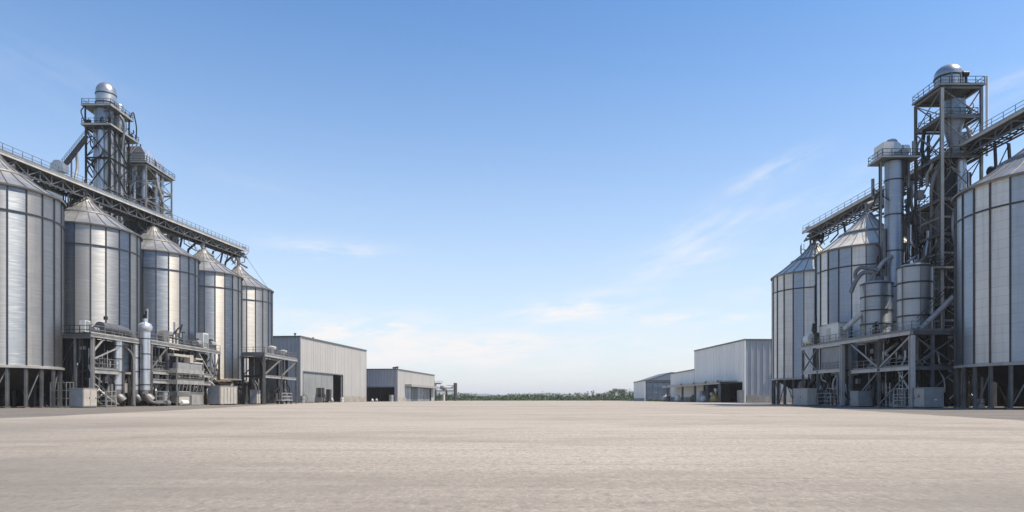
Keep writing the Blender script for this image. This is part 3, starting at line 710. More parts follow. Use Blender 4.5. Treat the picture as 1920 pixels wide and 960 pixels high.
# square bin between the first two silos
t = thing('square_bin', 'boxy banded bin under the conveyor between first and second left silos', 'bin', (-84.6, 125, 0))
MB().box2((-2.2, -2.2, 26), (2.2, 2.2, 39.0)).build('wall', 'bin', t)
MB().box2((-2.4, -2.4, 39.02), (2.4, 2.4, 39.3)).build('roof', 'steel', t)
mb = MB()
for z in (28.5, 31, 33.5, 36, 38.4):
    mb.box2((-2.27, -2.27, z), (2.27, -2.205, z + .14)).box2((2.205, -2.2, z), (2.27, 2.2, z + .14)).box2((-2.27, -2.2, z), (-2.205, 2.2, z + .14)).box2((-2.2, 2.205, z), (2.27, 2.27, z + .14))
mb.build('band', 'seam', t)
for x in (-2, 2):
    for y in (-2, 2): MB().ibeam((x, y, 0), (x, y, 25.99), 0.35, 0.35).build('leg', 'steel', t)
for a, b in (((-2, -2), (2, -2)), ((2, -2), (2, 2)), ((2, 2), (-2, 2)), ((-2, 2), (-2, -2))):
    for k in range(5): MB().bar((*a, 5 * k + 0.4), (*b, 5 * k + 5.2), 0.14).build('brace', 'steel', t)
t = thing('dust_pot', 'small pale upright pot on the roof edge between second and third left silos', 'hopper', (-80.3, 131.5, 0))
drum(t, 'drum', (0, 0, 31.0), 1.0, 3.6, 0.3, 18, 'housing')
MB().ibeam((0, 0, 0), (0, 0, 31.0), 0.4, 0.4).build('post', 'steel', t)

# ------------------------------------------------------------------ right lattice tower
t = thing('lattice_tower', 'tall right lattice steel tower with a rounded drum on top', 'tower', (66.9, 108, 0))
W_, D_ = 6.2, 6.9
lv = [0, 5.6, 10.8, 16, 21.2, 26.9, 32.3, 39.0, 45.2, 49.75]
frame(t, (0, W_), (0, D_), lv, 0.38, 'steel', 'X', 'steel', bw=0.14)
tangle(t, -.2, W_, -.1, D_, 11, 31, 34, 55); tangle(t, 0, W_, -.1, D_, 33, 45, 22, 56); tangle(t, .5, W_ - .5, .5, D_ - .5, 45.9, 49.6, 8, 57)
for z in (13.5, 18.6, 24, 29.6): MB().ibeam((0, .3, z), (0, D_ - .3, z), .2, .25).ibeam((.3, 0, z), (W_ - .3, 0, z), .2, .25).build('beam', 'pale', t)
MB().box2((-0.24, -0.30, 10.8), (0.24, -0.2, 49.6)).build('sunlit_corner_plate', 'cream', t)  # pale strip paints sunlight onto the unlit corner post
floor_at(t, -0.3, W_ + 0.3, -0.3, D_ + 0.3, 50.2, 0.16, True, 'dark', 'steel')
floor_at(t, 0.25, W_ - 0.25, 0.25, D_ - 0.25, 39.5, 0.12, True, 'dark', 'steel')
floor_at(t, 0.25, W_ - 0.25, 0.25, D_ - 0.25, 16.3, 0.12, True, 'dark', 'steel')
MB().rail([(0, D_, 21.4), (0, 0, 21.4), (W_, 0, 21.4)], 1.1, 1.2, .07).build('railing', 'dark', t)
floor_at(t, 0.3, W_ - 0.3, 0.3, D_ - 0.3, 45.6, 0.14, True, 'dark', 'steel')
floor_at(t, 0.3, W_ - 0.3, 0.3, D_ - 0.3, 32.7, 0.12, True, 'dark', 'steel')
floor_at(t, 0.3, W_ - 0.3, 0.3, D_ - 0.3, 26.9 + .35, 0.12, True, 'dark', 'steel')
f = floor_at(t, -1.7, W_ + 0.3, -1.2, -0.25, 21.6, 0.2, True, 'dark', 'pale')
d = drum(t, 'drum', (2.7, 2.6, 50.22), 2.0, 2.6, 1.6, 28, 'housing')
MB().lathe([(2.0, -0.12), (2.0, -0.12), (2.1, -0.12), (2.1, -0.12), (2.1, 0.12), (2.1, 0.12), (2.0, 0.12)], 28, (2.7, 2.6, 52.3)).build('band', 'dark', d)
for k in range(4):
    th = -1.9 + k * 0.75; MB().box((2.7 + 2.04 * math.cos(th), 2.6 + 2.04 * math.sin(th), 51.3), (0.1, 0.22, 2.0), th).build('stiffener', 'steel', d)
mb = MB().box((4.6, 1.6, 50.7), (1.0, 0.9, 0.8)); mb.tube([(4.0, 1.2, 52.4), (4.9, 1.2, 52.4)], 0.45, 12).bar((4.6, 1.2, 50.9), (4.6, 1.2, 52.2), 0.3); mb.build('drive_motor', 'dark', t)
MB().lathe([(0.5, 41.0), (0.5, 41.0), (1.8, 45.9), (1.8, 45.9), (1.75, 48.4), (1.75, 48.4), (0.02, 48.7)], 24, (3.3, 2.4, 0)).build('hopper', 'bin', t)
drum(t, 'drum', (4.3, 2.0, 39.4), 1.45, 3.6, 0.3, 24, 'bin')
MB().lathe([(0.3, 34.6), (0.3, 34.6), (1.3, 37.0), (1.3, 37.0), (1.3, 39.3), (1.3, 39.3), (0.02, 39.3)], 20, (2.0, 4.4, 0)).build('hopper', 'shade_black', t)
for x, y, r, m in ((3.9, 1.3, 0.75, 'duct'), (4.9, 3.4, 0.5, 'steel'), (1.6, 3.2, 0.6, 'steel'), (2.6, 5.0, 0.7, 'dark'), (5.4, 5.6, 0.5, 'duct')):
    MB().tube([(x, y, 0), (x, y, 39.2 if r < .7 else 38.9)], r, 14).build('elevator_leg', m, t)
MB().box2((1.6, 1.4, 0), (5.6, 5.6, 37)).build('inner_shaft', 'shade_black', t)
MB().ladder((0.9, -0.42, 11), (0.9, -0.42, 50), 0.6, (1, 0, 0), 0.07, 0.5).build('ladder', 'dark', t)
MB().tube([(W_ + 0.75, -0.2, 39), (W_ + 0.75, -0.2, 51.4)], 0.2, 10).build('vent_pipe', 'white', t)
for pts, r, m in (([(0.4, 1.5, 38), (-0.3, 2.2, 35), (0.6, 3.4, 31), (0.4, 3.6, 24)], 0.28, 'steel'), ([(0.5, 5.4, 45), (-0.2, 5.0, 41), (0.7, 3.6, 38), (0.6, 3.2, 33)], 0.3, 'dark'),
                  ([(2.2, 0.1, 31), (1.4, -0.2, 28), (2.6, 0.2, 24), (2.4, 0.1, 14)], 0.26, 'pale'), ([(0.2, 4.6, 26), (-0.4, 4.2, 22), (0.3, 2.8, 18), (0.2, 2.4, 12)], 0.3, 'steel'),
                  ([(5.2, 0.3, 20), (5.6, -0.1, 17), (4.6, 0.3, 14), (4.8, 0.3, 10.9)], 0.3, 'steel')):
    MB().tube(elbow(pts), r, 10).build('pipe', m, t)

# trestle housing between the lattice tower and the big silo
t = thing('transfer_duct', 'thick dark inclined duct dropping from the right bridge towards the big silo', 'duct', (74.2, 107.5, 0))
MB().tube(elbow([(-0.2, 0, 36.6), (0.9, -2.5, 35.5), (2.8, -6.5, 33.5), (2.8, -8.5, 33.0)]), 0.7, 12).build('pipe', 'dark', t)
MB().ibeam((0.6, 0.4, 0), (0.6, 0.4, 36.4), 0.8, 0.8).build('post', 'steel', t)
MB().bar((0.6, 0.4, 32), (3.6, -2.5, 36.5), 0.3).build('brace', 'steel', t)
MB().bar((0.6, 0.4, 30), (4.5, -4.5, 36.0), 0.3).build('brace', 'dark', t)
MB().tube(elbow([(1.4, -1.0, 36.0), (2.6, -2.0, 34.0), (2.0, -3.5, 31.5), (3.6, -5.0, 30.2)]), 0.3, 8).build('pipe', 'dark', t)

# ------------------------------------------------------------------ round elevator column with its head house
t = thing('elevator_column', 'slender round banded column carrying a small railed head house', 'tower', (61.7, 112, 0))
MB().tube([(0, 0, 10.8), (0, 0, 39.4)], 1.4, 26).build('casing', 'silo_sun_lift', t)
MB().tube([(0, 0, 0), (0, 0, 10.8)], 0.9, 16).build('foot', 'steel', t)
for z in (13.5, 19.2, 25.0, 30.8, 36.4):
    MB().lathe([(1.4, -0.1), (1.4, -0.1), (1.49, -0.1), (1.49, -0.1), (1.49, 0.1), (1.49, 0.1), (1.4, 0.1)], 26, (0, 0, z)).build('band', 'seam', t)
MB().tube([(1.0, -.9, 36.8), (1.0, -.9, 39.4)], .5, 12).build('pipe', 'dark', t)
tangle(t, 1.5, 3.4, -1.5, 1.5, 12, 38, 22, 58); tangle(t, -3.4, -1.5, -1.2, 1, 12, 38, 6, 59, ('steel', 'dark'))
floor_at(t, -3.0, 2.9, -2.2, 2.2, 39.7, 0.14)
MB().box2((-2.5, -1.6, 39.72), (-0.9, 1.4, 42.2)).build('machine_housing', 'white', t)
MB().tube([(-0.4, -1.0, 41.3), (-0.4, 1.5, 41.3)], 1.2, 20).build('drum', 'housing', t)
MB().box2((-.9, -1.7, 39.72), (.9, 1.2, 40.6)).build('casing', 'cab_grey', t)
MB().tube([(2.5, -1.2, 39.8), (2.5, -1.2, 42.4)], .28, 10).build('pipe', 'cab_grey', t)
MB().tube([(0.95, -0.5, 41.2), (1.9, -0.5, 41.2)], 0.85, 16).build('motor', 'white', t)
MB().box((0.9, -1.0, 40.4), (1.2, 0.8, 1.3)).build('gear_box', 'cab_grey', t)
MB().lathe([(0.9, 0), (0.9, 0), (0.9, 0.5), (0.6, 0.8), (0.02, 0.9)], 16, (-0.2, 0.4, 42.4)).build('cap', 'housing', t)
for x, y, r, m in ((-2.4, -0.6, 0.16, 'steel'), (-2.0, 0.6, 0.16, 'dark'), (2.1, -0.4, 0.24, 'steel'), (2.6, 0.4, 0.18, 'dark'), (1.8, 1.6, 0.3, 'steel')):
    MB().tube([(x, y, 10.8), (x, y, 39.4)], r, 8).build('pipe', m, t)
MB().ladder((2.9, -1.2, 11), (2.9, -1.2, 39.7), 0.55, (0, 1, 0), 0.07, 0.5).build('ladder', 'dark', t)
mb = MB()
for k in range(6): mb.bar((1.3, 0, 13 + 4.4 * k), (2.8, 0.2, 13 + 4.4 * k), 0.14).bar((-1.3, 0, 13 + 4.4 * k), (-2.4, 0, 13 + 4.4 * k), 0.12)
mb.build('pipe_clamps', 'steel', t)
for pts, r, m in (([(2.1, 0.6, 37), (3.2, 0.2, 35.5), (2.4, -0.4, 33), (3.4, -0.2, 30), (3.4, -0.2, 22)], 0.26, 'steel'),
                  ([(2.6, 0.3, 30), (3.8, 0.0, 28), (2.9, 0.2, 25), (4.0, 0.3, 22), (4.0, 0.3, 12)], 0.22, 'dark'),
                  ([(-1.0, -1.2, 24), (-2.6, -1.6, 23.2), (-3.4, -1.2, 21.5), (-4.5, -0.6, 20.0)], 0.3, 'pale')):
    MB().tube(elbow(pts), r, 10).build('pipe', m, t)
# ------------------------------------------------------------------ raised process decks beside the silos
def xbrace(t, a, b, za, zb, kind='X', mat='pale', w=0.2):
    a, b = Vector((*a, 0)), Vector((*b, 0)); u = Vector((0, 0, 1))
    mat = mat
    if kind in 'X/': MB().bar(a + u * za, b + u * zb, w).build('brace', mat, t)
    if kind in 'X\\': MB().bar(b + u * za, a + u * zb, w * 0.9).build('brace', mat, t)
def clutter_pipes(t, x0, x1, y0, y1, zt, n, seed, mats=('steel', 'dark', 'dark', 'pale')):
    r = random.Random(seed)
    for i in range(n):
        x, y = r.uniform(x0, x1), r.uniform(y0, y1); z = r.uniform(zt * 0.45, zt)
        dx, dy = r.uniform(-1.2, 1.2), r.uniform(-2, 2)
        pts = [(x, y, zt), (x, y, z), (x + dx, y + dy, z - r.uniform(0.3, 1.6)), (x + dx, y + dy, r.uniform(0.1, 1.2) if r.random() < .6 else z - 3)]
        pts = [Vector(p) for p in pts]
        pts = [p for i_, p in enumerate(pts) if i_ == 0 or (p - pts[i_ - 1]).length > 0.3]
        if len(pts) > 1: MB().tube(elbow(pts, 4) if len(pts) > 2 else pts, r.choice((0.1, 0.14, 0.2, 0.28)), 8).build('pipe', r.choice(mats), t)

# right deck: corner column nearest the camera, long face towards the yard
t = thing('steel_platform', 'long two-storey steel platform carrying the small banded bins, in front of the right tower', 'platform', (54.8, 95, 0), R(3.7))
ZT = 10.75
def plate(t, x0, x1, y0, y1, z, nm='platform', th=0.25, mat='steel'): return MB().box2((x0, y0, z - th), (x1, y1, z)).build(nm, mat, t)
dk = plate(t, -0.1, 6.6, -0.1, 18.0, ZT); plate(t, -0.1, 2.3, 18.003, 31.2, ZT)
for p, q, m in (((-.13, -.3, ZT - .45), (-.13, 31.3, ZT - .45), 'light'), ((-.3, -.13, ZT - .45), (6.7, -.13, ZT - .45), 'blue_steel')):
    MB().ibeam(p, q, 0.26, 0.46).build('edge_beam', m, t)
for p, q, m in (((0, .35, 5.5), (0, 15.1, 5.5), 'light'), ((0, 17.9, 5.9), (0, 31, 5.9), 'light'), ((.35, 0, 5.5), (6.6, 0, 5.5), 'blue_steel')):
    MB().ibeam(p, q, 0.3, 0.55).build('beam', m, t)
for y, w_ in ((0, .6), (7.6, .38), (15.2, .4), (17.7, .6), (25.6, .3), (30.9, .3)):
    MB().ibeam((0, y, 0), (0, y, ZT - .8), w_, w_).build('column', 'steel' if w_ < .5 else 'light', t)
    MB().box((0, y, .08), (w_ + .35, w_ + .35, .16)).build('base_plate', 'steel', t)
for x, y in ((6.3, 0), (3.2, 4.5), (6.3, 7.6), (6.3, 15.2), (3.4, 11), (2.1, 25.6), (2.1, 30.9), (3.0, 0.1)):
    MB().ibeam((x, y, 0), (x, y, ZT - .3), .36, .36).build('column', 'blue_steel', t)
plate(t, 0.2, 6.3, 0.3, 16, 5.6, 'mezzanine', .2, 'dark'); plate(t, 0.2, 2.2, 18, 30.8, 6.0, 'mezzanine', .2, 'dark')
MB().rail([(0.1, 0.4, 5.85), (0.1, 15, 5.85)], 1.2, 1.6, .08).build('railing', 'steel', t)
MB().rail([(0.1, 18, 6.25), (0.1, 25.4, 6.25)], 1.1, 1.3, .07).build('railing', 'steel', t)
MB().rail([(-.1, 31.2, ZT), (-.1, -.1, ZT), (6.6, -.1, ZT)], 1.15, 2.0, .08).build('railing', 'steel', t)
xbrace(t, (0, .3), (0, 7.4), ZT - .9, 5.9, '/'); xbrace(t, (0, 7.8), (0, 15), 5.9, ZT - .9, '/')
xbrace(t, (0, .3), (0, 7.4), .5, 5.2, '\\', 'steel', .18); xbrace(t, (0, 15), (0, 7.8), .5, 5.2, '/', 'steel', .18); xbrace(t, (.6, 1), (.6, 4), 2.0, 5.2, '/', 'light', .18)
xbrace(t, (.3, 0), (6.3, 0), 5.9, ZT - .9, 'X', 'blue_steel', .2); xbrace(t, (.3, 0), (6.3, 0), .4, 5.2, '/', 'blue_steel', .18)
xbrace(t, (0, 26), (0, 30.8), 6.2, ZT - .9, 'X', 'steel', .2)
xbrace(t, (6.3, .3), (6.3, 15), .4, 9.5, 'X', 'dark', .2)
MB().box2((.3, 18.4, 6.4), (1.9, 25.0, 9.9)).build('control_cabin', 'cab_grey', t)
MB().box2((-0.25, 17.9, 9.95), (1.9, 25.6, 10.15)).build('canopy', 'light', t)
MB().ladder((.5, 3.2, .1), (.5, 3.2, 5.6), .7, (0, 1, 0), .1, .6).ladder((.5, 6.2, .1), (.5, 6.2, 3.6), .9, (0, 1, 0), .1, .6).build('ladder', 'light', t)
MB().rail([(.3, 1.0, 0.1), (.3, 4.6, 0.1)], 2.6, 1.0, .09).build('railing', 'light', t)
MB().rail([(.3, 18.3, 0.1), (.3, 24.6, 0.1)], 2.9, 1.3, .09).build('railing', 'light', t)
tangle(t, .4, 5.5, .4, 16, .3, 5.2, 26, 61); tangle(t, .4, 5.5, .4, 16, 6, 10.2, 20, 62); tangle(t, .4, 2, 18, 30.8, .3, 5.6, 16, 63); clutter_pipes(t, .6, 5.8, 1, 15, 5.3, 8, 21); clutter_pipes(t, .5, 1.9, 18, 30, 5.8, 14, 22, ('steel', 'light', 'light', 'dark')); clutter_pipes(t, 1, 6, 1, 15, 10.3, 12, 23)
for k, (x, y, r, h) in enumerate(((2.2, 4.0, .9, 3.6), (2.4, 10.5, 1.2, 3.8), (4.2, 13, 1.0, 3.0))):
    MB().lathe([(.25, 6.0), (.25, 6.0), (r, 7.2), (r, 7.2), (r, 10.2)], 18, (x, y, 0)).build('hopper', 'dark', t)
MB().prism([(.3, 9.9), (.4, 10.3), (1.6, 10.3), (1.6, 9.9)], 'y', 8.2, 14.2).build('tray', 'light', t)
MB().box2((5.6, 1, .1), (5.9, 30, 10.3)).build('rear_wall', 'shade_black', t)

def banded_bin(label, loc, r, h, bands, elb):
    t = thing('banded_bin', label, 'bin', loc, 0, 'small banded bins on the right platform')
    b = MB().lathe([(r * .98, 0), (r * .98, 0), (r, h), (r, h), (r * .75, h + .35), (0.02, h + .55)], 36).build('wall', 'bin', t)
    for k in range(bands):
        z = h * (k + 1) / bands - (0.1 if k == bands - 1 else 0)
        MB().lathe([(r + .004, -.11), (r + .004, -.11), (r + .1, -.11), (r + .1, -.11), (r + .1, .11), (r + .1, .11), (r + .004, .11)], 36, (0, 0, z)).build('band', 'seam', t)
    MB().lathe([(.35, 0), (.35, 0), (.35, .7), (.35, .7), (.02, .75)], 14, (0.2, 0, h + .45)).build('lid', 'steel', t)
    for k in range(6):
        a = k * math.pi / 3 + .3; MB().box((r * 1.0 * math.cos(a), r * math.sin(a), h / 2), (.12, .14, h - .1), a).build('stiffener', 'steel', t)
    return t
ba = banded_bin('shorter banded bin with curved inlet duct, left of the slender column', (57.6, 109.5, ZT + .01), 2.3, 8.6, 4, True)
MB().tube(elbow([(-.4, 0, 9.0), (-.4, 0, 10.4), (-2.0, .4, 10.6), (-3.0, .8, 9.2), (-3.6, 1.0, 7.4)], 8), .34, 16).build('inlet_duct', 'steel', ba)
MB().tube(elbow([(.2, 0, 10.8), (-2, 1.2, 11.5), (-2.6, 1.6, 10.8), (-2.6, 1.6, 9.8)], 6), .3, 12).build('inlet_duct', 'steel', ba)
MB().tube([(-4.2, 2.0, 1.6), (-2.0, .4, 4.2)], .4, 10).build('outlet_chute', 'light', ba)
banded_bin('taller banded bin on the platform just below the lattice tower', (58.6, 100.8, ZT + .01), 2.35, 9.6, 4, False)

t = thing('equipment_housing', 'pale box housing on the platform rail side, in front of the second right silo', 'machine housing', (53.9, 118.2, ZT + .01), R(3.7))
MB().box2((-.2, -3.6, 0), (1.5, 2.6, 3.0)).build('wall', 'white', t)
MB().box2((-.3, -3.7, 3.003), (1.6, 2.7, 3.15)).build('roof', 'housing', t)
MB().box2((-.23, -1.2, .4), (-.205, .2, 2.4)).build('door', 'light', t)
mb = MB()
for k in range(6): mb.box2((.1, -3.63, .7 + .3 * k), (1.2, -3.603, .85 + .3 * k))
mb.build('vent', 'steel', t)
t = thing('white_tank', 'small white drum-shaped tank at the far end of the right platform', 'tank', (53.2, 123.6, ZT + .01))
MB().tube([(0, -1, 1.1), (0, 1, 1.1)], .95, 20).build('vessel', 'white', t); MB().box2((-.5, -.8, 0), (.5, -.5, .5)).box2((-.5, .5, 0), (.5, .8, .5)).build('saddle', 'steel', t)
t = thing('vent_stack', 'dark valve stack with thin pipe standing on the platform before the right silo', 'pipe', (53.1, 120.9, ZT + .01))
MB().tube([(0, 0, 0), (0, 0, 2.0)], .42, 12).tube([(0, 0, 1.2), (-.6, .1, 2.4), (-.5, 0, 3.6)], .22, 8).build('valve', 'dark', t)
MB().tube([(0, .2, 2.0), (0, .2, 4.8)], .16, 8).tube([(.1, .8, 0), (.1, .8, 10.4)], .13, 8).build('pipe', 'dark', t); MB().tube([(-.3, .3, 3.0), (-.3, .3, 4.0)], .18, 10).build('gauge', 'light', t)
t = thing('platform_pump', 'dark pump with short pipe at the platform rail below the banded bin', 'pump', (55.0, 104.8, ZT + .01))
mb = MB().box((0, 0, .5), (.7, .9, 1.0)); mb.tube([(0, 0, 1), (0, 0, 2.1)], .2, 8).tube([(0, -.3, 1.5), (0, .5, 1.5)], .3, 10); mb.build('body', 'dark', t)
MB().tube([(.1, -.25, 1.6), (.1, -.25, 2.2)], .12, 8).build('pipe', 'steel', t)
t = thing('inclined_duct', 'round zinc duct with handrails climbing from the right platform to the big silo', 'duct', (57.2, 97.0, ZT + .01))
dd = Vector((4.0, -.9, 4.6))
MB().tube([(0, 0, .3), dd], .36, 14).build('pipe', 'pale', t)
for k in (.5, 1.1): MB().bar(Vector((-.35, .4, .9 * k + .8)), dd + Vector((-.35, .4, .9 * k + .8)), .09).build('handrail', 'dark', t)
MB().bar((0, .8, .2), dd + Vector((0, .8, 0)), .3).build('stringer', 'dark', t)
for k in (.3, .7): MB().ibeam(dd * k, Vector((dd.x * k, dd.y * k, 0)), .2, .2).build('post', 'steel', t)

# left deck
t = thing('steel_platform', 'long two-storey steel platform full of ducts in front of second and third left silos', 'platform', (-61.8, 100, 0))
ZL = 10.9
plate(t, -3.4, 0.1, 1.6, 13.6, ZL); plate(t, -3.0, .1, 18.6, 46.6, ZL + .25); plate(t, -3.3, -1.4, 13.603, 18.597, ZL)
plate(t, -7.5, -3.403, 1.6, 9.0, ZL - .2)
for a, b, z in ((1.5, 14.6, ZL), (18.4, 46.8, ZL + .25)):
    MB().ibeam((.12, a, z - .36), (.12, b, z - .36), .25, .42).build('edge_beam', 'pale', t)
    MB().box2((.08, a, z - .02), (.16, b, z + .22)).build('kick_plate', 'pale', t)
    MB().rail([(0, a, z), (0, b, z)], 1.25, 2.0, .09).build('railing', 'steel', t)
MB().ibeam((-7.4, 1.5, ZL - .5), (.1, 1.5, ZL - .5), .3, .6).build('edge_beam', 'blue_steel', t)
MB().rail([(-7.4, 1.5, ZL - .1), (.0, 1.5, ZL - .1)], 1.2, 1.5, .09).build('railing', 'dark', t)
for x, y, w_, m, h in ((-2.2, 1.6, .3, 'blue_steel', ZL), (0, 2.2, .42, 'pale', ZL), (0, 9.8, .3, 'steel', ZL), (0, 13.4, .3, 'pale', ZL), (0, 18.8, .32, 'pale', ZL), (0, 24.0, .26, 'steel', ZL),
                       (0, 42.2, .34, 'pale', ZL), (0, 46.3, .34, 'blue_steel', ZL), (0, 36.6, .26, 'steel', ZL), (-2.8, 24, .36, 'steel', ZL), (-2.8, 36.6, .36, 'steel', ZL), (-2.8, 46.3, .36, 'steel', ZL), (-4.5, 1.6, .36, 'dark', ZL - .3), (-3.2, 9, .36, 'dark', ZL - .3), (-3.2, 13.4, .36, 'steel', ZL)):
    MB().ibeam((x, y, 0), (x, y, h - .3), w_, w_).build('column', m, t)
for a, b, z, m in ((2.3, 9.0, 5.4, 'pale'), (19, 30, 5.9, 'pale'), (19, 28, 4.3, 'pale'), (36.8, 42, 5.9, 'pale'), (36.8, 42, 4.3, 'pale')):
    MB().ibeam((0, a, z), (0, b, z), .4, .75).build('beam', m, t)
    MB().box2((-2.8, a, z - .1), (-.25, b, z + .1)).build('mezzanine', 'dark', t)
MB().rail([(.0, 2.6, 5.8), (.0, 9, 5.8)], 1.5, 1.3, .09).build('railing', 'steel', t)
MB().rail([(.0, 19, 6.4), (.0, 25, 6.4)], 1.3, 1.5, .09).build('railing', 'steel', t)
xbrace(t, (0, 2.4), (0, 4.8), ZL - 2.6, ZL - .7, '/', 'pale', .2); xbrace(t, (0, 2.6), (0, 9.6), 7.2, ZL - 1.4, '/', 'pale', .18)
xbrace(t, (0, 19), (0, 24), 6.5, ZL - .7, '/', 'steel', .18); xbrace(t, (0, 36.8), (0, 42), 6.4, ZL - .7, '\\', 'pale', .22); xbrace(t, (0, 42.4), (0, 46.2), 4, ZL - .8, 'X', 'steel', .2)
xbrace(t, (-7.2, 1.6), (-2.3, 1.6), .4, ZL - 1, 'X', 'dark', .18)
MB().ladder((-1.5, 1.7, .1), (-1.5, 1.7, ZL), .6, (1, 0, 0), .09, .5).build('ladder', 'dark', t)
tangle(t, -2.8, -.2, 2, 13, .3, 10, 26, 64, ('steel', 'pale', 'dark', 'duct')); tangle(t, -2.8, -.1, 19, 46, .3, 10.4, 44, 65, ('pale', 'steel', 'dark', 'duct')); clutter_pipes(t, -2.6, -.4, 2, 13, 10.2, 6, 31); clutter_pipes(t, -2.6, -.3, 19, 46, 10.4, 10, 32); clutter_pipes(t, -2.6, -.1, 19, 46, 5.4, 22, 33, ('pale', 'steel', 'dark', 'pale'))
MB().box2((-3.3, 2, .1), (-3.0, 13, 10.5)).box2((-3.1, 19, .1), (-2.9, 46, 10.6)).build('rear_wall', 'shade_black', t)
plate(t, -7.0, -3.5, 2.2, 2.5, 10.2, 'rear_panel', 9.8, 'shade_black')

def duct(label, x, y, r, z0, z1, kind):
    t = thing('vertical_duct', label, 'duct', (x, y, 0), 0, 'round vertical ducts at the left platform')
    MB().tube([(0, 0, z0), (0, 0, z1)], r, 26).build('pipe', 'duct_new', t)
    MB().tube(elbow([(0, 0, z0 + .02), (0, 0, z0 - 1.0), (r * .7, .1, z0 - 1.3), (r * 1.25, .3, z0 - 1.8)], 8), r * .98, 22).build('elbow', 'steel', t)
    MB().lathe([(.15, .15), (.15, .15), (r * .5, .3), (r * .8, z0 - 1.9)], 14, (r * 1.1, .25, 0)).build('collector', 'dark', t)
    n = 3
    for k in range(n + 1):
        z = z0 + (z1 - z0) * (k + .35) / (n + .8)
        MB().lathe([(r + .003, -.07), (r + .003, -.07), (r + .07, -.07), (r + .07, -.07), (r + .07, .07), (r + .07, .07), (r + .003, .07)], 26, (0, 0, z)).build('band', 'seam', t)
    if kind:
        MB().lathe([(r, 0), (r, 0), (r * 1.35, .3), (r * 1.4, .9), (r * 1.15, 1.35), (r * .5, 1.6), (r * .5, 1.6), (r * .5, 2.2), (r * .5, 2.2), (.02, 2.2)], 26, (0, 0, z1)).build('cap', 'duct_new', t)
        MB().box((0, 0, z1 + 2.55), (.5, .5, .7)).tube([(.1, .1, z1 + 2.8), (.1, .1, z1 + 3.5)], .17, 8).build('fan_motor', 'dark', t)
        MB().tube([(.15, .3, z1 + 2.2), (.15, .3, z1 + 3.9)], .2, 10).build('stub_pipe', 'housing', t)
    for z in (3.5,): MB().ibeam((r * .9 + .25, .35, 0), (r * .9 + .25, .35, z0 + 3), .22, .22).build('support', 'steel', t)
    return t
duct('round duct under the first bay of left platform, ends in an elbow', -62.3, 109.4, .66, 2.7, 10.5, 0)
duct('middle one of the round ducts, close beside the capped duct', -62.6, 115.2, .62, 2.7, 11.3, 0)
duct('tallest round duct, rising above the left platform with bulbous cap and motor', -61.2, 115.7, .78, 2.7, 12.4, 1)
t = thing('dust_drum', 'horizontal dark drum lying on the left platform beside the capped duct', 'drum', (-63.0, 108.5, ZL))
MB().tube([(0, -2.6, 1.35), (0, 3.2, 1.3)], .8, 20).tube(elbow([(0, 3.0, 1.3), (.2, 4.4, 1.2), (.3, 5.2, .3), (.3, 5.2, -.6)], 8), .7, 18).build('vessel', 'blue_steel', t)
for y in (-2.5, 0, 2.2): MB().box2((-.8, y - .15, 0), (.8, y + .15, .8)).build('saddle', 'steel', t)
MB().tube([(0, -1, 2.6), (0, -1, 3.1)], .3, 12).build('stub_pipe', 'dark', t)

def deck_item(label, x, y, z, kind, s=1.0):
    t = thing({'motor': 'electric_motor', 'box': 'switch_box', 'valve': 'valve_manifold', 'blower': 'blower'}[kind], label, {'motor': 'motor', 'box': 'box', 'valve': 'valve', 'blower': 'blower'}[kind], (x, y, z))
    if kind == 'motor':
        MB().box((0, 0, .2), (1.0 * s, 1.5 * s, .4)).build('base', 'dark', t); MB().tube([(0, -.7 * s, .9 * s), (0, .7 * s, .9 * s)], .5 * s, 14).build('casing', 'cab_grey', t)
        MB().box((0, 0, 1.45 * s), (.4 * s, .5 * s, .3 * s)).build('terminal_box', 'dark', t)
    elif kind == 'box':
        MB().box((0, 0, .9 * s), (.7 * s, 1.1 * s, 1.4 * s)).build('cabinet', 'white', t); MB().box((.36 * s, 0, .9 * s), (.03, .9 * s, 1.2 * s)).build('door', 'housing', t)
        MB().box((0, 0, .1), (.3, .3, .2)).build('post', 'dark', t)
    elif kind == 'valve':
        mb = MB()
        for k in range(4): mb.tube(elbow([(0, k * .8 * s - 1.2, 0), (0, k * .8 * s - 1.2, (1.4 + .5 * (k % 2)) * s), (.4, k * .8 * s - .8, (1.8 + .5 * (k % 3)) * s)]), .14, 8)
        mb.bar((0, -1.6 * s, .9 * s), (0, 1.6 * s, .9 * s), .3); mb.build('pipes', 'dark', t)
        MB().tube([(0, -.4 * s, 1.4 * s), (0, -.4 * s, 2.9 * s)], .17, 8).box((0, .9 * s, 1.4 * s), (.6, .6, .8)).build('actuator', 'housing', t)
    else:
        MB().tube([(-.4 * s, 0, 1.0 * s), (.4 * s, 0, 1.0 * s)], .95 * s, 20).build('casing', 'steel', t)
        MB().box((0, .2, .12), (1.2 * s, 2.4 * s, .24)).build('base', 'dark', t); MB().tube([(0, .9 * s, 1.5 * s), (0, 2.0 * s, 1.6 * s)], .35 * s, 12).build('outlet', 'duct', t)
    return t
deck_item('white switch box at the near end of the left platform', -63.2, 102.6, ZL, 'box', 1.2)
deck_item('small dark motor on the left platform beside the white switch box', -62.8, 104.4, ZL + .01, 'motor', .8)
deck_item('dark blower on the left platform right of the capped duct', -63.3, 126.0, ZL + .26, 'blower', 1.3)
deck_item('dark valve manifold on the left platform in front of the third silo', -63.0, 130.0, ZL + .26, 'valve', 1.5)
deck_item('grey motor on the left platform between third and fourth silos', -62.9, 138.5, ZL + .26, 'motor', 1.3)
deck_item('upright switch box with pale door near the far end of left platform', -62.9, 140.8, ZL + .26, 'box', 2.1)
deck_item('large motor at the far end of the left platform, fourth silo behind it', -62.6, 144.2, ZL + .26, 'motor', 1.5)

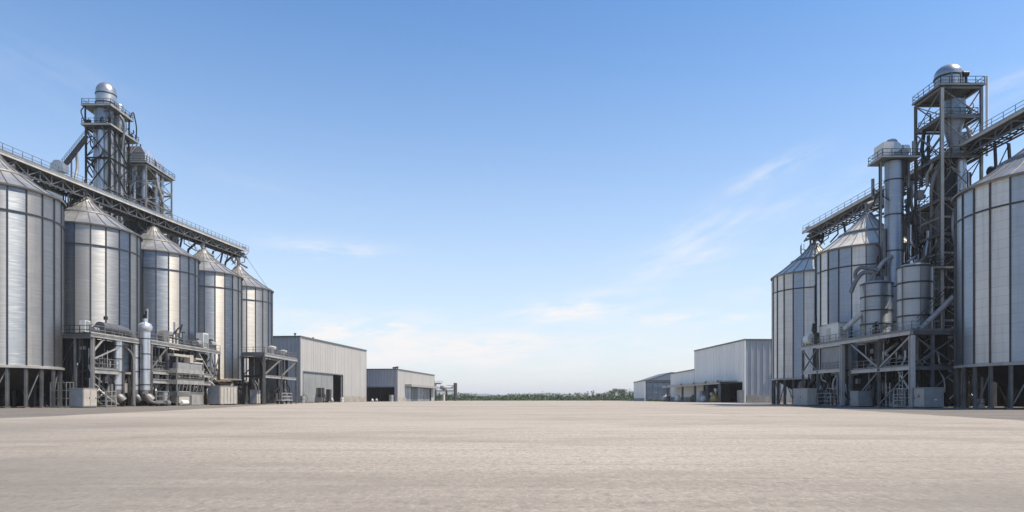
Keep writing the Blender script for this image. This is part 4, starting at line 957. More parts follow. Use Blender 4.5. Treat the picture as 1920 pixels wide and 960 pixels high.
# process skid in front of the left deck
t = thing('sorting_machine', 'open pale-framed sorting machine with stacked shelves under the left platform', 'machine', (-60.2, 124.6, 0))
for x in (0, -1.6):
    for y in (0, 5, 10.4): MB().ibeam((x, y, 0), (x, y, 9.3 if y < 10 else 8.2), .26, .26).build('post', 'pale', t)
for z, m in ((4.3, 'pale'), (6.3, 'pale'), (2.1, 'steel')): MB().box2((-1.7, -.2, z - .4), (.16, 10.6, z + .4)).build('shelf', m, t)
MB().box2((-.9, .2, 6.72), (.1, 9.8, 7.8)).build('screen_deck', 'cab_grey', t)
for a, b, z0, z1 in ((-1.5, 4.4, 8.9, 9.3), (4.6, 6.0, 7.9, 9.4), (6.2, 10, 7.9, 8.2), (7.0, 9.8, 8.7, 9.0)): MB().box2((-.9, a, z0), (.2, b, z1)).build('cross_beam', 'cream', t)
MB().rail([(.2, 0, 4.7), (.2, 10.3, 4.7)], 1.0, 1.4, .1).build('railing', 'steel', t)
MB().box2((-1.3, .6, .5), (.1, 4.6, 2.6)).build('feed_box', 'cream', t); MB().box2((-1.0, 5.2, .1), (.25, 9.8, 2.0)).build('motor_box', 'pale', t)
MB().tube([(0.1, 1.2, .5), (.1, 3.6, .5)], .45, 14).build('roller', 'white', t)
mb = MB()
for k in range(7): mb.bar((.15, .3 + k * 1.45, 2.6), (.15, .8 + k * 1.45, 3.9), .12)
mb.build('strut', 'steel', t)

# small far deck on the left
t = thing('steel_platform', 'small open steel platform between the last left silo and the ribbed warehouse', 'platform', (-53.6, 150, 0))
ZC = 11.2
plate(t, -4.9, .1, -.1, 22.5, ZC)
MB().ibeam((.15, -.2, ZC - .45), (.15, 22.6, ZC - .45), .3, .7).build('edge_beam', 'pale', t); MB().ibeam((-5, -.15, ZC - .45), (0, -.15, ZC - .45), .3, .6).build('edge_beam', 'blue_steel', t)
for y in (0, 11.0, 22.2):
    MB().ibeam((0, y, 0), (0, y, ZC - .8), .46, .46).build('column', 'steel', t); MB().ibeam((-4.6, y, 0), (-4.6, y, ZC - .8), .36, .36).build('column', 'dark', t)
MB().ibeam((0, .3, 6.1), (0, 22, 6.1), .35, .6).build('beam', 'pale', t); MB().ibeam((-4.4, 0, 6.1), (-.3, 0, 6.1), .3, .5).build('beam', 'dark', t)
xbrace(t, (0, .3), (0, 10.8), 6.5, ZC - .9, '/', 'steel', .26); xbrace(t, (0, 11.2), (0, 22), 6.5, ZC - .9, '/', 'steel', .26); xbrace(t, (-4.5, 0), (-.3, 0), 6.4, ZC - .9, '/', 'dark', .2)
MB().rail([(-4.8, 0, ZC), (0, 0, ZC), (0, 22.3, ZC)], 1.2, 2, .09).build('railing', 'steel', t)
clutter_pipes(t, -4, -.5, 1, 21, 10.6, 14, 41, ('dark', 'dark', 'steel')); clutter_pipes(t, -4, -.5, 1, 21, 5.6, 10, 42)
MB().box2((-4.9, 4, 0.1), (-4.7, 22, 10.6)).build('rear_wall', 'shade_black', t)
MB().ibeam((-10.5, 14, ZC - .2), (-4.9, 14, ZC - .2), .5, .5).build('pipe_bridge', 'steel', t)
for y, h, lab in ((7.0, 1.5, 'white cowl on the small left platform, nearer one'), (14.6, 1.2, 'white cowl on the small left platform, farther and smaller one')):
    q = thing('vent_cowl', lab, 'vent', (-54.4, 150 + y, ZC + .01)); MB().lathe([(.4, 0), (.4, 0), (.4, h * .6), (.9, h * .8), (1.0, h * 1.2), (1.0, h * 1.2), (.02, h * 1.35)], 16).build('cowl', 'white', q); MB().lathe([(.7, 0), (.7, 0), (.7, .15), (.7, .15), (.02, .15)], 14).build('flange', 'steel', q)

# ------------------------------------------------------------------ cabinets, racks and yard gear
def cabinet(name, label, x, y, w_, d_, h, rz, mat, doors=2, legs=False, sticker=False, cat='cabinet', side=None):
    t = thing(name, label, cat, (x, y, 0), rz)
    MB().box((0, 0, h / 2 + .06), (w_, d_, h - .12)).build('body', side or mat, t)  # a separate side colour paints the shaded face beside pale doors
    MB().box((0, 0, h + .032), (w_ + .12, d_ + .12, .06)).build('lid', mat, t)
    MB().box((0, 0, .06 - .003), (w_ - .15, d_ - .15, .11)).build('base', 'dark', t)
    for k in range(doors):
        a, b = -d_ / 2 + .06 + k * (d_ - .06) / doors, -d_ / 2 + (k + 1) * (d_ - .06) / doors
        for s in ((1,) if x < 0 else (-1,)):
            dr = MB().box2((s * (w_ / 2 + .003), a, .25), (s * (w_ / 2 + .045), b, h - .12)).build('door', mat, t)
            MB().box((s * (w_ / 2 + .07), b - .18, h * .5), (.05, .06, .3)).build('handle', 'dark', dr)
    MB().box((0, -d_ / 2 - .02, h / 2), (w_ - .16, .04, h - .4)).build('side_panel', side or mat, t)
    if sticker:
        s = 1 if x < 0 else -1
        MB().add([(s * (w_ / 2 + .06), -.3, h * .52), (s * (w_ / 2 + .06), .35, h * .52), (s * (w_ / 2 + .06), .02, h * .72)], [(0, 1, 2)]).build('warning_sign', 'red', t)
        MB().box((.15, -d_ / 2 - .055, h * .42), (.34, .02, .16)).build('plate', 'white', t)
    return t
cabinet('electric_cabinet', 'boxy electric cabinet with pale doors beside the wire crate, front of left platform', -61.0, 98.6, 2.2, 2.6, 2.7, R(-8), 'cream', 2, True, side='cab_grey')
cabinet('electric_cabinet', 'electric cabinet with a red warning triangle at the corner of the right platform', 56.2, 93.5, 2.7, 2.2, 2.7, R(4), 'cream', 1, True, True, side='cab_grey')
cabinet('electric_cabinet', 'dark grey cabinet under the middle bay of the right platform', 53.9, 107.0, 2.2, 2.4, 2.4, R(2), 'cab_grey', 1)
cabinet('electric_cabinet', 'pale two-door cabinet at the far end of the right platform', 51.3, 121.5, 1.6, 5.4, 3.0, R(3), 'cream', 2)
cabinet('electric_cabinet', 'small cream cabinet under the big right silo', 68.5, 79.0, 1.6, 2.0, 2.3, R(2), 'cream', 1, side='cream')
cabinet('electric_cabinet', 'narrow dark cabinet behind the ribbed container, small left platform', -56.5, 152.5, 1.5, 2.2, 3.1, 0, 'cream', 1, side='cab_grey')
cabinet('electric_cabinet', 'small grey cabinet under the middle of the left platform', -61.0, 121.2, 1.0, 1.2, 2.4, 0, 'cab_grey', 1)
cabinet('electric_cabinet', 'low pale cabinet under the last right silo', 60.2, 136.5, 1.6, 2.8, 2.6, R(3), 'pale', 1)
# big ribbed container
t = thing('ribbed_container', 'big pale ribbed container on the ground below the fourth left silo', 'container', (-58.4, 140.0, 0), R(-6))
MB().box((0, 0, 1.95), (2.6, 6.8, 3.5)).build('body', 'cream', t); MB().box((0, 0, 3.76), (2.75, 7.0, .1)).build('lid', 'pale', t)
MB().box((0, -3.43, 1.9), (2.4, .05, 3.3)).build('end_panel', 'cab_grey', t)
mb = MB()
for k in range(6): mb.box((1.34, -3.2 + k * 1.28, 1.9), (.08, .14, 3.3))
mb.build('rib', 'pale', t)
for y in (-2.8, 2.8): MB().box((0, y, .1), (2.4, .3, .2)).build('skid', 'dark', t)
# pipe scrap heap feeder behind the container
t = thing('scrap_conveyor', 'low dark conveyor frame with crooked pipes behind the ribbed container', 'conveyor', (-61.5, 147.5, 0))
MB().box2((-.8, -4, 4.2), (.8, 12, 4.6)).build('trough', 'dark', t)
MB().bar((.5, -5, 4.9), (.5, 11, 5.3), .3).build('rail', 'rust', t)
for k in range(5): MB().ibeam((.4, -3.6 + 3.6 * k, 0), (.4, -3.6 + 3.6 * k, 4.2), .22, .22).build('leg', 'steel', t)
for k in range(4): MB().bar((.5, -3.4 + 3.6 * k, 4.1), (.5, -.4 + 3.6 * k, .3), .13).build('brace', 'pale' if k % 2 else 'steel', t)
MB().tube([(.9, -3, 3.2), (.9, .5, 3.0), (.9, 3, 4.4)], .32, 10).tube([(.7, 4, 2.0), (.8, 6, 3.6), (.8, 9, 3.2)], .24, 8).build('pipe', 'steel', t)
MB().lathe([(.2, 2.6), (.2, 2.6), (1.1, 4.2)], 14, (.6, -1.2, 0)).build('hopper', 'rust', t)

def crate(label, x, y, w_, d_, h, rz=0, mat='pale'):
    t = thing('wire_crate', label, 'crate', (x, y, 0), rz)
    for sx in (-1, 1):
        for sy in (-1, 1): MB().bar((sx * w_ / 2, sy * d_ / 2, 0), (sx * w_ / 2, sy * d_ / 2, h), .1).build('post', mat, t)
    mb = MB()
    for k in range(4):
        z = .2 + (h - .25) * k / 3
        for s in (-1, 1):
            mb.bar((-w_ / 2, s * d_ / 2, z), (w_ / 2, s * d_ / 2, z), .08); mb.bar((s * w_ / 2, -d_ / 2, z), (s * w_ / 2, d_ / 2, z), .08)
    mb.bar((w_ / 2, 0, .2), (w_ / 2, 0, h), .08); mb.build('rails', mat, t)
    MB().box((0, 0, .2), (w_ - .1, d_ - .1, .08)).build('floor', 'steel', t)
    return t
crate('open railed crate right of the near left cabinet', -60.2, 102.8, 1.6, 2.4, 2.4, 0, 'pale')
crate('low railed barrier frame left of the near left cabinet', -63.2, 97.4, 2.2, 1.6, 3.6, 0, 'steel')
crate('railed crate under the near bay of the right platform', 55.2, 97.6, 1.4, 2.4, 2.7, R(4), 'pale')
crate('railed crate under the far bay of the right platform', 52.6, 115.6, 1.2, 4.2, 2.2, R(4), 'pale')
crate('small rusty railed crate under the big right silo, by the cream cabinet', 70.4, 77.4, 1.8, 1.4, 1.7, 0, 'rust')

def trolley(label, x, y, L, rz, mat='pale', load=None):
    t = thing('trolley', label, 'trolley', (x, y, 0), rz)
    MB().box((0, 0, .9), (1.3, L, .2)).build('bed', mat, t)
    for sx in (-.55, .55):
        for sy in (-.38, .38):
            MB().tube([(sx - .1, sy * L, .4), (sx + .1, sy * L, .4)], .4, 14).build('wheel', 'rubber', t)
    mb = MB()
    for sy in (-.45, 0, .45): mb.bar((.55, sy * L, 1.0), (.55, sy * L, 2.5), .12).bar((-.55, sy * L, 1.0), (-.55, sy * L, 2.5), .12)
    for z in (1.7, 2.5): mb.bar((.55, -.45 * L, z), (.55, .45 * L, z), .14)
    mb.build('rack', mat, t)
    if load: MB().box((-.1, .1 * L, 1.5), (.9, .5 * L, 1.0)).build('load', load, t)
    return t
trolley('long pale wheeled frame under the small left platform', -52.8, 161, 8, 0, 'pale', 'steel')
trolley('wheeled duct cradle at the foot of the capped duct', -60.0, 118.0, 4.2, R(-4), 'steel')
t = thing('suction_hose', 'pale flexible hose lying at the foot of the round ducts', 'hose', (-59.6, 112.6, 0))
MB().tube(elbow([(0, -.5, 2.2), (.2, .8, .9), (.3, 3.0, .5), (.1, 5.6, .6), (0, 6.8, .35)]), .24, 10).build('hose', 'steel', t); MB().tube([(-.1, 6.8, .5), (.1, 7.6, .5)], .5, 14).build('nozzle', 'steel', t)
def barrel(label, x, y, mat, s=1.0, group=None):
    t = thing('barrel', label, 'barrel', (x, y, 0), 0, group)
    MB().lathe([(.02, .01), (.42 * s, .01), (.42 * s, .01), (.45 * s, .45 * s), (.42 * s, 1.25 * s), (.42 * s, 1.25 * s), (.02, 1.25 * s)], 16).build('drum', mat, t)
    MB().lathe([(.44 * s, 0), (.47 * s, .04), (.44 * s, .08)], 16, (0, 0, .6 * s)).build('hoop', 'dark', t)
barrel('pale barrel standing at the right end of the big right silo legs', 62.5, 92.4, 'cream', 1.0)
barrel('pale barrel between the ribbed right warehouse and the last right silo', 63.0, 165, 'cream', 1.6)
barrel('grey barrel by the corner of the left ribbed warehouse', -62.8, 208, 'pale', 1.6)

# forklift-like loader standing in front of the left warehouse door
t = thing('wheel_loader', 'dark loader with a tall mast parked before the left warehouse door', 'loader', (-59.6, 214, 0), R(6))
MB().box2((-1.2, 1.2, 1.0), (1.2, 5.2, 2.6)).build('body', 'dark', t); MB().prism([(1.2, 2.6), (4.0, 2.6), (3.6, 4.6), (1.6, 4.6)], 'x', -1.1, 1.1).build('cab', 'rubber', t)
for x in (-1.1, 1.1):
    for y, r in ((1.8, .85), (4.5, .75)):
        wl = MB().tube([(x - .25, y, r), (x + .25, y, r)], r, 18).build('wheel', 'rubber', t); MB().tube([(x - .28, y, r), (x + .28, y, r)], r * .45, 12).build('rim', 'pale', wl)
for x in (-.7, .7): MB().bar((x, .6, .3), (x, .6, 4.6), .25).build('mast', 'steel', t)
MB().box2((-1.2, -.4, .2), (1.2, .5, 1.6)).build('bucket', 'steel', t)
MB().box2((1.3, 5.4, .4), (2.4, 9.4, 4.2)).build('tipping_box', 'rubber', t)
for y in (6.0, 8.8): MB().tube([(1.2, y, .45), (1.5, y, .45)], .45, 14).build('wheel', 'rubber', t)
def bag(label, x, y, s, mat, group=None):
    t = thing('bulk_bag', label, 'bag', (x, y, 0), rng.uniform(0, 1), group)
    b = MB().lathe([(.02, 0), (.5, .02), (.62, .3), (.60, .8), (.42, 1.1), (.16, 1.22), (.16, 1.22), (.2, 1.4), (.02, 1.38)], 10)
    b.v = [(x_ * s * (1 + .1 * math.sin(5 * z_)), y_ * s * 1.15, z_ * s) for x_, y_, z_ in b.v]; b.build('sack', mat, t)
    MB().lathe([(.17 * s, 0), (.21 * s, .05 * s), (.17 * s, .1 * s)], 10, (0, 0, 1.16 * s)).build('tie', 'dark', t)
bag('white bulk bag lying beside the loader at left warehouse', -59.6, 224.5, 1.0, 'white'); bag('pale bulk bag right of the white one by the left warehouse', -60.0, 230, 1.3, 'pale')
t = thing('reel', 'spoked pale hose reel leaning at the corner of the left warehouse', 'reel', (-63.6, 212.5, 0), R(10))
mb = MB(); mb.tube([(.9 * math.cos(a), -.2, 1.3 + 1.2 * math.sin(a)) for a in [i * math.pi / 12 for i in range(25)]], .1, 6, False).build('rim', 'steel', t)
mb = MB()
for k in range(4): mb.bar((.9 * math.cos(k * .785), -.2, 1.3 + 1.2 * math.sin(k * .785)), (-.9 * math.cos(k * .785), -.2, 1.3 - 1.2 * math.sin(k * .785)), .08)
mb.box((0, -.2, .1), (1.2, .5, .2)).build('spoke', 'steel', t)
# ------------------------------------------------------------------ ribbed warehouses
def ribbed(mb, o, u, n, a0, a1, z0, z1, pitch=1.25, rib=0.34, dep=0.17):
    """trapezoid-ribbed sheet from a0 to a1 along u, ribs standing out along n"""
    prof = []; k0 = math.floor(a0 / pitch)
    pts = [(a0, 0.0)]
    k = k0
    while k * pitch < a1 + pitch:
        c = k * pitch
        for a, d in ((c - rib * .75, 0), (c - rib * .4, dep), (c + rib * .4, dep), (c + rib * .75, 0)):
            if a0 < a < a1: pts.append((a, d))
        k += 1
    pts.append((a1, 0.0))
    for z_a, z_b in ((z0, z1),):
        vs = []
        for a, d in pts:
            for z in (z_a, z_b): vs.append(o + u * a + n * d + Vector((0, 0, z)))
        mb.add(vs, [(2 * i, 2 * i + 2, 2 * i + 3, 2 * i + 1) for i in range(len(pts) - 1)])
    return mb
def wall_with(mb, o, u, n, L, z0, H, holes, **kw):
    cuts = sorted(holes); x = 0.0
    for a, b, za, zb in cuts:
        if a > x: ribbed(mb, o, u, n, x, a, z0, H, **kw)
        if zb < H: ribbed(mb, o, u, n, a, b, zb, H, **kw)
        if za > z0: ribbed(mb, o, u, n, a, b, z0, za, **kw)
        x = b
    if x < L: ribbed(mb, o, u, n, x, L, z0, H, **kw)
    return mb
def warehouse(name, label, near, far, depth, H, wallmat, endmat, fholes=(), eholes=(), plinth=(), eplinth=True, group=None, pitch=1.25, hfar=None, epitch=1.25, gable=0.0):
    """near/far corner of the yard facade (x, y); the shed stands behind it, away from the yard"""
    A, B = Vector((*near, 0)), Vector((*far, 0)); L = (B - A).length; u0 = (B - A).normalized()
    side = -1 if near[0] < 0 else 1
    t = thing(name, label, 'warehouse', A, math.atan2(u0.y, u0.x), group)
    s = -side if True else 0      # local +y is left of the facade direction
    inn = Vector((0, 1, 0)) if side < 0 else Vector((0, -1, 0)); out = -inn
    X = Vector((1, 0, 0)); O = Vector((0, 0, 0)); Z = Vector((0, 0, 1))
    f = wall_with(MB(), O, X, out, L, 0, H, fholes, pitch=pitch).build('wall', wallmat, t)
    e = wall_with(MB(), O, inn, -X, depth, 0, H, eholes, pitch=epitch).build('wall', endmat, t)
    bk = MB(); bk.add([O + inn * depth, O + inn * depth + X * L, O + inn * depth + X * L + Z * H, O + inn * depth + Z * H], [(0, 1, 2, 3)])
    bk.add([X * L, X * L + inn * depth, X * L + inn * depth + Z * H, X * L + Z * H], [(0, 1, 2, 3)]); bk.build('wall', endmat, t)
    MB().box2((.1, inn.y * .1, .012), (L - .1, inn.y * (depth - .1), .03)).build('floor', 'plinth', t)
    r = MB().box2((-.35, out.y * .35, H), (L + .3, inn.y * (depth + .3), H + .45)).build('roof', 'fascia', t)
    mb = MB()
    mb.box2((-.3, out.y * .3, 0), (.12, inn.y * .12, H - .003)).build('corner_trim', wallmat, t)
    MB().box2((L - .1, out.y * .22, 0), (L + .15, inn.y * .12, H - .003)).build('corner_trim', wallmat, t)
    for a, b, za, zb in fholes:
        fr = MB().box2((a - .25, out.y * .22, zb), (b + .25, inn.y * .1, zb + .35)); fr.box2((a - .25, out.y * .22, za), (a, inn.y * .1, zb - .003)).box2((b, out.y * .22, za), (b + .25, inn.y * .1, zb - .003)); fr.build('door_frame', 'fascia', t)
    for a, b, za, zb in eholes:
        fr = MB().box2((-.22, inn.y * (a - .25), zb), (.1, inn.y * (b + .25), zb + .35)); fr.box2((-.22, inn.y * a, za), (.1, inn.y * (a - .25), zb - .003)).box2((-.22, inn.y * b, za), (.1, inn.y * (b + .25), zb - .003)); fr.build('door_frame', 'fascia', t)
    for a, b, h in plinth: MB().box2((a, out.y * .24, 0), (b, inn.y * .05, h)).build('plinth', 'plinth', t)
    MB().box2((.6, inn.y * (depth * .45), .05), (L - .6, inn.y * (depth * .45 + .2), H - .3)).build('inner_wall', 'shade_black', t)
    return t, L, inn, out
def sliding_door(t, out, a, b, h, n, mat='door', off=.05, name='sliding_door'):
    d = MB().box2((a, -out.y * .30, .15), (b, -out.y * .15, h)).build(name, mat, t)
    mb = MB()
    for k in range(n + 1):
        x = a + (b - a) * k / n; mb.box2((x - .07, -out.y * .147, .15), (x + .07, -out.y * .11, h))
    for z in (h * .33, h * .66): mb.box2((a, -out.y * .147, z - .04), (b, -out.y * .125, z + .04))
    mb.build('stile', 'door', d)
    return d
# left, near
t, L, inn, out = warehouse('ribbed_warehouse', 'tall beige ribbed warehouse with sliding door half open, right of the left silos', (-65.7, 215), (-58.6, 278), 30, 20.3, 'clad_left', 'clad_end_shade',
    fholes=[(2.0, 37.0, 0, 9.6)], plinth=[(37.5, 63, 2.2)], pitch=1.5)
sliding_door(t, out, 2.0, 28.0, 9.5, 5)
MB().box2((35.6, -out.y * .25, .1), (37.0, -out.y * .1, 9.5)).build('sliding_door', 'blue_steel', t)
for x, y, s in ((.8, 2.0, .55), (1.4, 14.5, .6), (13, 1.2, .4)):
    MB().lathe([(.3 * s, 0), (.3 * s, 0), (.3 * s, .7 * s), (.75 * s, 1.0 * s), (.7 * s, 1.5 * s), (.02, 1.7 * s)], 14, (x, inn.y * y, 20.75)).build('roof_vent', 'dark', t)
# left, far
t, L, inn, out = warehouse('ribbed_warehouse', 'low far beige warehouse with open dark end doorway, left side of the yard', (-48.0, 290), (-40.9, 364), 16, 13.3, 'clad_left', 'clad_end_shade',
    fholes=[(14, 66, 0, 6.4)], eholes=[(1.3, 15.0, 0, 5.9)], plinth=[(0, 13.7, 1.6)], pitch=1.5)
MB().box2((12, out.y * 3.2, 6.5), (72, inn.y * .1, 7.5)).build('canopy', 'pale', t)
for a, b, m in ((14, 26, 'glass'), (26.1, 38, 'blue_steel'), (38.1, 52, 'glass'), (52.1, 66, 'door')):
    p = MB().box2((a, inn.y * .6, .1), (b, inn.y * .45, 6.3)).build('sliding_door', m, t)
    MB().box2((a, inn.y * .2, .1), (a + .3, inn.y * .29, 6.3)).box2(((a + b) / 2 - .1, inn.y * .2, .1), ((a + b) / 2 + .1, inn.y * .29, 6.3)).build('stile', 'steel', p)
for k, y in enumerate((1.0, 2.6, 4.2)):
    MB().lathe([(.3, 0), (.3, 0), (.3, .5), (.6, .6), (.6, .9), (.02, 1.1)], 12, (2.0 + 3 * k, inn.y * (y - .5), 13.75)).build('roof_vent', 'dark', t)
bag('white sack in the dark doorway of the far left warehouse, left one', -58.2, 289.0, .9, 'white'); bag('white sack in the dark doorway of the far left warehouse, beside the left one', -56.6, 289.5, 1.0, 'cream')
barrel('tall grey barrel at the right jamb of the far left warehouse doorway', -50.2, 288.2, 'pale', 2.2)
barrel('narrow white barrel beside the open part of the left sliding door', -60.6, 247, 'white', 1.4)
# loading frame past it
t = thing('gantry', 'open steel loading frame with a white hopper beyond the far left warehouse', 'gantry', (-41.5, 372, 0))
for x in (0, 6, 11):
    for y in (0, 6): MB().ibeam((x, y, 0), (x, y, 9.4 if x != 6 else 6), .5, .5).build('column', 'steel', t)
for z in (2.6, 4.8, 6.9, 9.2):
    for y in (0, 6): MB().ibeam((0.3, y, z), (10.7 if z < 7 else 3, y, z), .4, .4).build('beam', 'steel', t)
MB().box2((0, 0, 5.3), (11, 6, 5.5)).box2((4, 0, 3.0), (11, 6, 3.2)).build('platform', 'dark', t)
MB().lathe([(.3, 5.6), (.3, 5.6), (1.9, 6.6), (1.9, 6.6), (1.9, 8.2), (1.9, 8.2), (.02, 8.4)], 18, (4.6, 2, 0)).build('hopper', 'white', t)
MB().rail([(-.1, -.1, 5.5), (11, -.1, 5.5)], 1.3, 1.5, .12).rail([(0, 0, 9.4), (4, 0, 9.4)], 1.2, 1.5, .12).build('railing', 'steel', t)
MB().bar((8, 3, 6.8), (11, 3, 8.6), .4).bar((6, 3, 8.3), (11, 3, 8.3), .25).build('boom', 'steel', t)
MB().lathe([(.5, 0), (.5, 0), (.5, 3.4), (.5, 3.4), (.02, 3.5)], 12, (5, -.6, 0)).build('pot', 'white', t)
MB().box2((10.2, -.2, 0), (11.6, 6, 9.6)).build('stair_tower', 'dark', t)

# right, near
t, L, inn, out = warehouse('ribbed_warehouse', 'tall white ribbed warehouse with a canopy at its foot, right side of the yard', (72.3, 215), (70.2, 266), 30, 19.3, 'clad_right', 'clad_end_shade',
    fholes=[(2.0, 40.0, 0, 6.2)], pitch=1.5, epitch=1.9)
MB().box2((-.26, inn.y * .4, 0), (.0, inn.y * 29, 2.3)).build('plinth', 'plinth', t)
for a in (9.3, 10.4): MB().bar((-.35, inn.y * a, .1), (-.35, inn.y * a, 10.8), .2).build('downpipe', 'dark', t)
MB().box2((-.9, inn.y * 9.0, 9.2), (-.22, inn.y * 10.6, 10.6)).build('duct_box', 'dark', t)
# canopy on posts
t = thing('loading_canopy', 'open canopy on grey posts along the foot of the white right warehouse', 'canopy', (66.4, 222, 0), 0)
MB().box2((-.5, -1.5, 6.55), (5.2, 82, 6.95)).build('roof', 'pale', t)
MB().ibeam((-.45, -1.5, 6.2), (-.45, 82, 6.2), .3, .6).build('edge_beam', 'pale', t)
for y in (0, 14.0, 29.5, 48.0, 74.0):
    MB().ibeam((0, y, 0), (0, y, 6.2), .7, .7).build('post', 'steel', t)
    MB().box((0, y, 6.7), (1.3, 1.6, .7)).build('post_cap', 'dark', t)
warehouse('ribbed_warehouse', 'lower white warehouse section continuing behind the canopied right warehouse', (70.25, 266.8), (72.0, 314), 26, 12.2, 'clad_right', 'clad_end_shade', plinth=[(3, 46, 1.8)], pitch=1.8)
t, L, inn, out = warehouse('glazed_shed', 'far low shed with blue gridded front and pale side, end of the right row', (63.4, 330), (64.5, 366), 20, 9.6, 'clad_right', 'clad_end_shade',
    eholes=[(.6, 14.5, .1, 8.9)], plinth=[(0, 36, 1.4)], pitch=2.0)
g = MB().box2((.15, inn.y * .6, .12), (.3, inn.y * 14.5, 8.88)).build('glazing', 'glass', t)
mb = MB()
for k in range(6): mb.box2((-.02, inn.y * (.6 + 13.9 * k / 5 - .09), .12), (.14, inn.y * (.6 + 13.9 * k / 5 + .09), 8.88))
for z in (.3, 3.2, 5.6, 6.4, 8.7): mb.box2((.02, inn.y * .7, z - .07), (.16, inn.y * 14.4, z + .07))
mb.build('glazing_bar', 'steel', g)
t = thing('gabled_shed', 'pale shed with sloping roof peeping out above the blue gridded shed', 'shed', (76, 352, 0))
MB().prism([(-6, 0), (14, 0), (14, 13.6), (5, 14.2), (-6, 10.6)], 'y', 0, 30).build('wall', 'clad_left', t)
MB().prism([(-6.5, 10.5), (5, 14.25), (5, 14.65), (-6.5, 10.9)], 'y', -.4, 30.4).prism([(5, 14.25), (14.4, 13.6), (14.4, 14), (5, 14.65)], 'y', -.4, 30.4).build('roof', 'fascia', t)
# goods under the canopy
bag('white bulk bag between the farthest two canopy posts', 66.8, 279, 2.0, 'white'); bag('rust coloured sack under the canopy behind the second farthest post', 67.6, 259, 1.9, 'rust')
bag('pale bulk bag beside the middle canopy post', 66.2, 239.5, 1.8, 'white'); bag('yellow sack under the canopy near the nearest post', 66.6, 228.0, 1.9, 'yellow')
bag('small brown sack just beside the yellow one under the canopy', 67.4, 226.2, 1.1, 'rust')
t = thing('sack_filler', 'white funnel on a yellow stand under the canopy', 'machine', (67.5, 229.5, 0)); MB().lathe([(.15, 3.0), (.15, 3.0), (.7, 4.0), (.7, 4.0), (.6, 4.6), (.02, 4.7)], 14).build('funnel', 'white', t); MB().bar((-.5, 0, 0), (0, 0, 3.2), .16).bar((.5, 0, 0), (0, 0, 3.2), .16).build('stand', 'yellow', t)
t = thing('pallet_stack', 'stack of wrapped grey pallets under the canopy between its middle posts', 'pallets', (68.5, 248, 0)); MB().box((0, 0, 2.2), (2, 3, 3.6)).build('wrap', 'cab_grey', t); MB().box((0, 0, .2), (2.1, 3.1, .3)).build('pallet', 'rust', t)
t = thing('mixing_machine', 'dark machine with white cap standing deep under the canopy', 'machine', (68.0, 236, 0)); MB().box((0, 0, .9), (1.6, 2.2, 1.8)).build('body', 'blue_steel', t); MB().lathe([(.3, 1.8), (.3, 1.8), (.8, 2.8), (.8, 2.8), (.5, 3.4), (.02, 3.5)], 14).build('cap', 'white', t)
t = thing('storage_bin', 'tall pale ribbed bin at the open door, near end of the canopy', 'bin', (70.4, 213.4, 0)); MB().box((0, 0, 1.9), (1.6, 2.0, 3.6)).build('body', 'cream', t); MB().box((0, 0, 3.75), (1.75, 2.15, .12)).build('lid', 'pale', t)
mb = MB()
for k in range(4): mb.box((-.83, -.75 + .5 * k, 1.9), (.05, .1, 3.4)); mb.box((-.6 + .4 * k, -1.03, 1.9), (.1, .05, 3.4))
mb.build('rib', 'pale', t)
# little cluster in front of the gridded shed
for lab, x, y, s, m in (('pale sack left of the rusty drum before the blue gridded shed', 69.6, 316, 2.0, 'cream'), ('white sack behind the rusty drum, blue gridded shed', 71.2, 320, 2.4, 'white')): bag(lab, x, y, s, m)
barrel('rusty drum in front of the blue gridded shed', 71.0, 315, 'rust', 2.0); barrel('dark drum against the wall by the blue gridded shed', 70.3, 312, 'rubber', 1.8)
# stored gear between silo legs
t = thing('hose_bundle', 'pale tangled hoses hanging under the last right silo', 'hoses', (59.6, 143.0, 0))
for k in range(5): MB().tube(elbow([(0, k * .7 - 2, 4.8), (-.3, k * .7 - 1.6, 3), (.2, k * .7 - 2.4, 1.4), (.1, k * .7 - 1.7, .3)]), .14, 8).build('hose', 'pale' if k % 2 else 'steel', t)

# ------------------------------------------------------------------ trees and scrub at the end of the yard
def leafy(mb, c, r, n, rr, size):
    for _ in range(n):
        while True:
            p = Vector((rr.uniform(-1, 1), rr.uniform(-1, 1), rr.uniform(-1, 1)))
            if 0.15 < p.length < 1: break
        q = Vector(c) + Vector((p.x * r[0], p.y * r[1], p.z * r[2]))
        a = Vector((rr.gauss(0, 1), rr.gauss(0, 1), rr.gauss(0, 1))).normalized(); b = a.orthogonal().normalized(); k = size * rr.uniform(.5, 1.3)
        e = a.cross(b)
        mb.add([q - b * k, q - e * k * .7, q + b * k, q + e * k * .7 + a * k * .2], [(0, 1, 2, 3)])
tr = random.Random(99)
def tree(label, x, y, h, wd, mat, kind):
    t = thing('tree', label, 'tree', (x, y, 0), 0, 'trees beyond the end of the yard')
    th = h * .55
    MB().tube([(0, 0, -.2), (.1, 0, th * .6), (.05, .1, h * .9)], [h * .03, h * .022, h * .006], 7).build('trunk', 'bark', t)
    mb = MB()
    for k in range(7): a = k * .9; mb.bar((0, 0, h * (.3 + .07 * k)), (wd * .4 * math.cos(a), wd * .4 * math.sin(a), h * (.45 + .07 * k)), .1)
    mb.build('limb', 'bark', t)
    mb = MB()
    if kind == 'cone':
        for k in range(9):
            f = k / 8; leafy(mb, (tr.uniform(-.1, .1) * wd, 0, h * (.15 + .8 * f)), (wd * .5 * (1 - f * .85), wd * .5 * (1 - f * .85), h * .09), int(46 * (1.1 - f)), tr, h * .035)
    else:
        for k in range(11):
            a = tr.uniform(0, 6.28); d = tr.uniform(0, .42) * wd; z = tr.uniform(.34, .88)
            leafy(mb, (d * math.cos(a), d * math.sin(a), h * z), (wd * .2, wd * .2, h * .13), 42, tr, h * .04)
    mb.build('crown', mat, t)
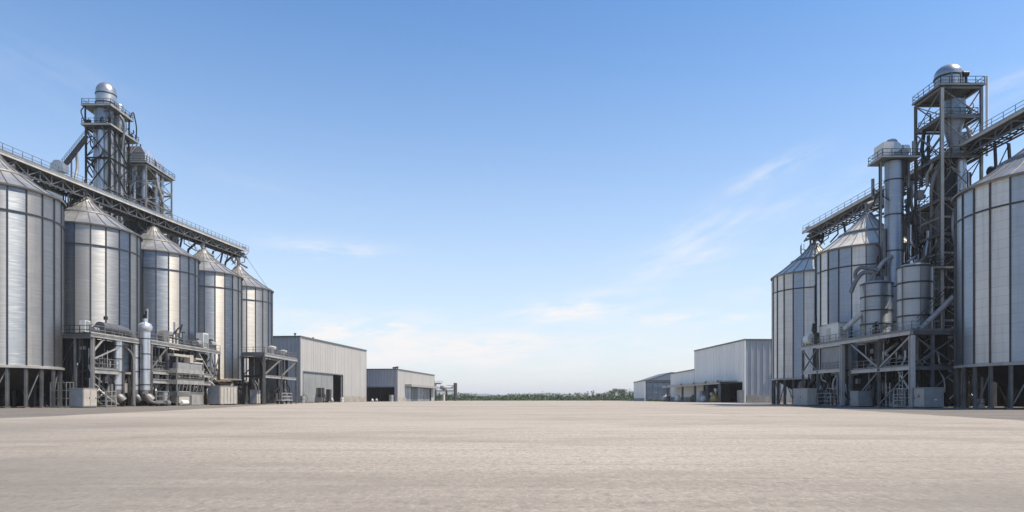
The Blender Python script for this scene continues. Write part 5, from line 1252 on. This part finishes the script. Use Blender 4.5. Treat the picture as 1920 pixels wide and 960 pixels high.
specs = [(872, 3.6), (903, 3.2), (935, 3.8), (985, 3.6), (1018, 4.2), (1047, 4.6), (1069, 5.0), (1084, 5.6), (1098, 5.2), (1112, 7.2), (1122, 5.0), (1131, 5.4), (1143, 7.0), (1152, 8.4), (1162, 9.0), (1171, 8.0), (1181, 7.6), (1190, 7.4), (1200, 8.2)]
words = ['far left scrubby tree right of the loading frame', 'low round tree under the left end of the pale hills', 'low tree below the pale hills', 'small olive tree left of the middle gap in the tree line',
         'small tree near the middle of the tree line', 'olive tree just right of the middle of tree line', 'bushy tree left of the narrow dark conifer group', 'dark tree left of the narrow pointed conifer', 'broad tree touching the narrow pointed conifer on its left',
         'narrow pointed dark conifer standing above the tree line', 'low tree touching the pointed conifer on its right', 'low olive tree between the conifer and the tall right clump', 'first tree of the tall right clump, leftmost', 'second tree of the tall right clump',
         'tallest broad tree of the line, left of the pale shed', 'tree right of the tallest one in the right clump', 'dark conifer close to the pale shed corner', 'last olive tree partly behind the pale shed', 'tree behind the roof of the blue gridded shed']
for i, (px, h) in enumerate(specs):
    y = 440 + (i * 37 % 5) * 9; p = P(px, HOR, y)
    tree(words[i], p.x, y, h, h * (.45 if i in (9, 16) else 1.15), ('leaf_green', 'leaf_olive', 'leaf_dark')[(i * 7) % 3] if i not in (9, 16) else 'leaf_dark', 'cone' if i in (9, 16) else 'round')
mb = [MB(), MB(), MB()]
for i in range(2600):
    y = 405 + 420 * tr.random() ** 1.6; x = tr.uniform(-.42, .42) * y + 20; h = tr.uniform(1.7, 4.4) * (1 + (y - 405) / 450) * (.85 + .22 * math.sin(x * .09) + .2 * math.sin(x * .31 + y))
    leafy(mb[tr.choice((0, 1, 1, 1, 2))], (x, y, h * .42), (h * 1.7, h * 1.2, h * .55), 24, tr, .22 + h * .09)
for b, m in zip(mb, ('leaf_olive', 'leaf_green', 'leaf_dark')):
    o = b.build('scrub', m); o['kind'] = 'stuff'; o['label'] = 'low green scrub along the far edge of the concrete yard'; o['category'] = 'scrub'
# weeds along the right shed
mbw = MB()
for i in range(60): leafy(mbw, (tr.uniform(64, 71), 327 + tr.uniform(-1, 2), .3), (.8, .6, .5), 14, tr, .3)
o = mbw.build('weeds', 'leaf_green'); o['kind'] = 'stuff'; o['label'] = 'green weeds at the foot of the blue gridded shed'; o['category'] = 'weeds'
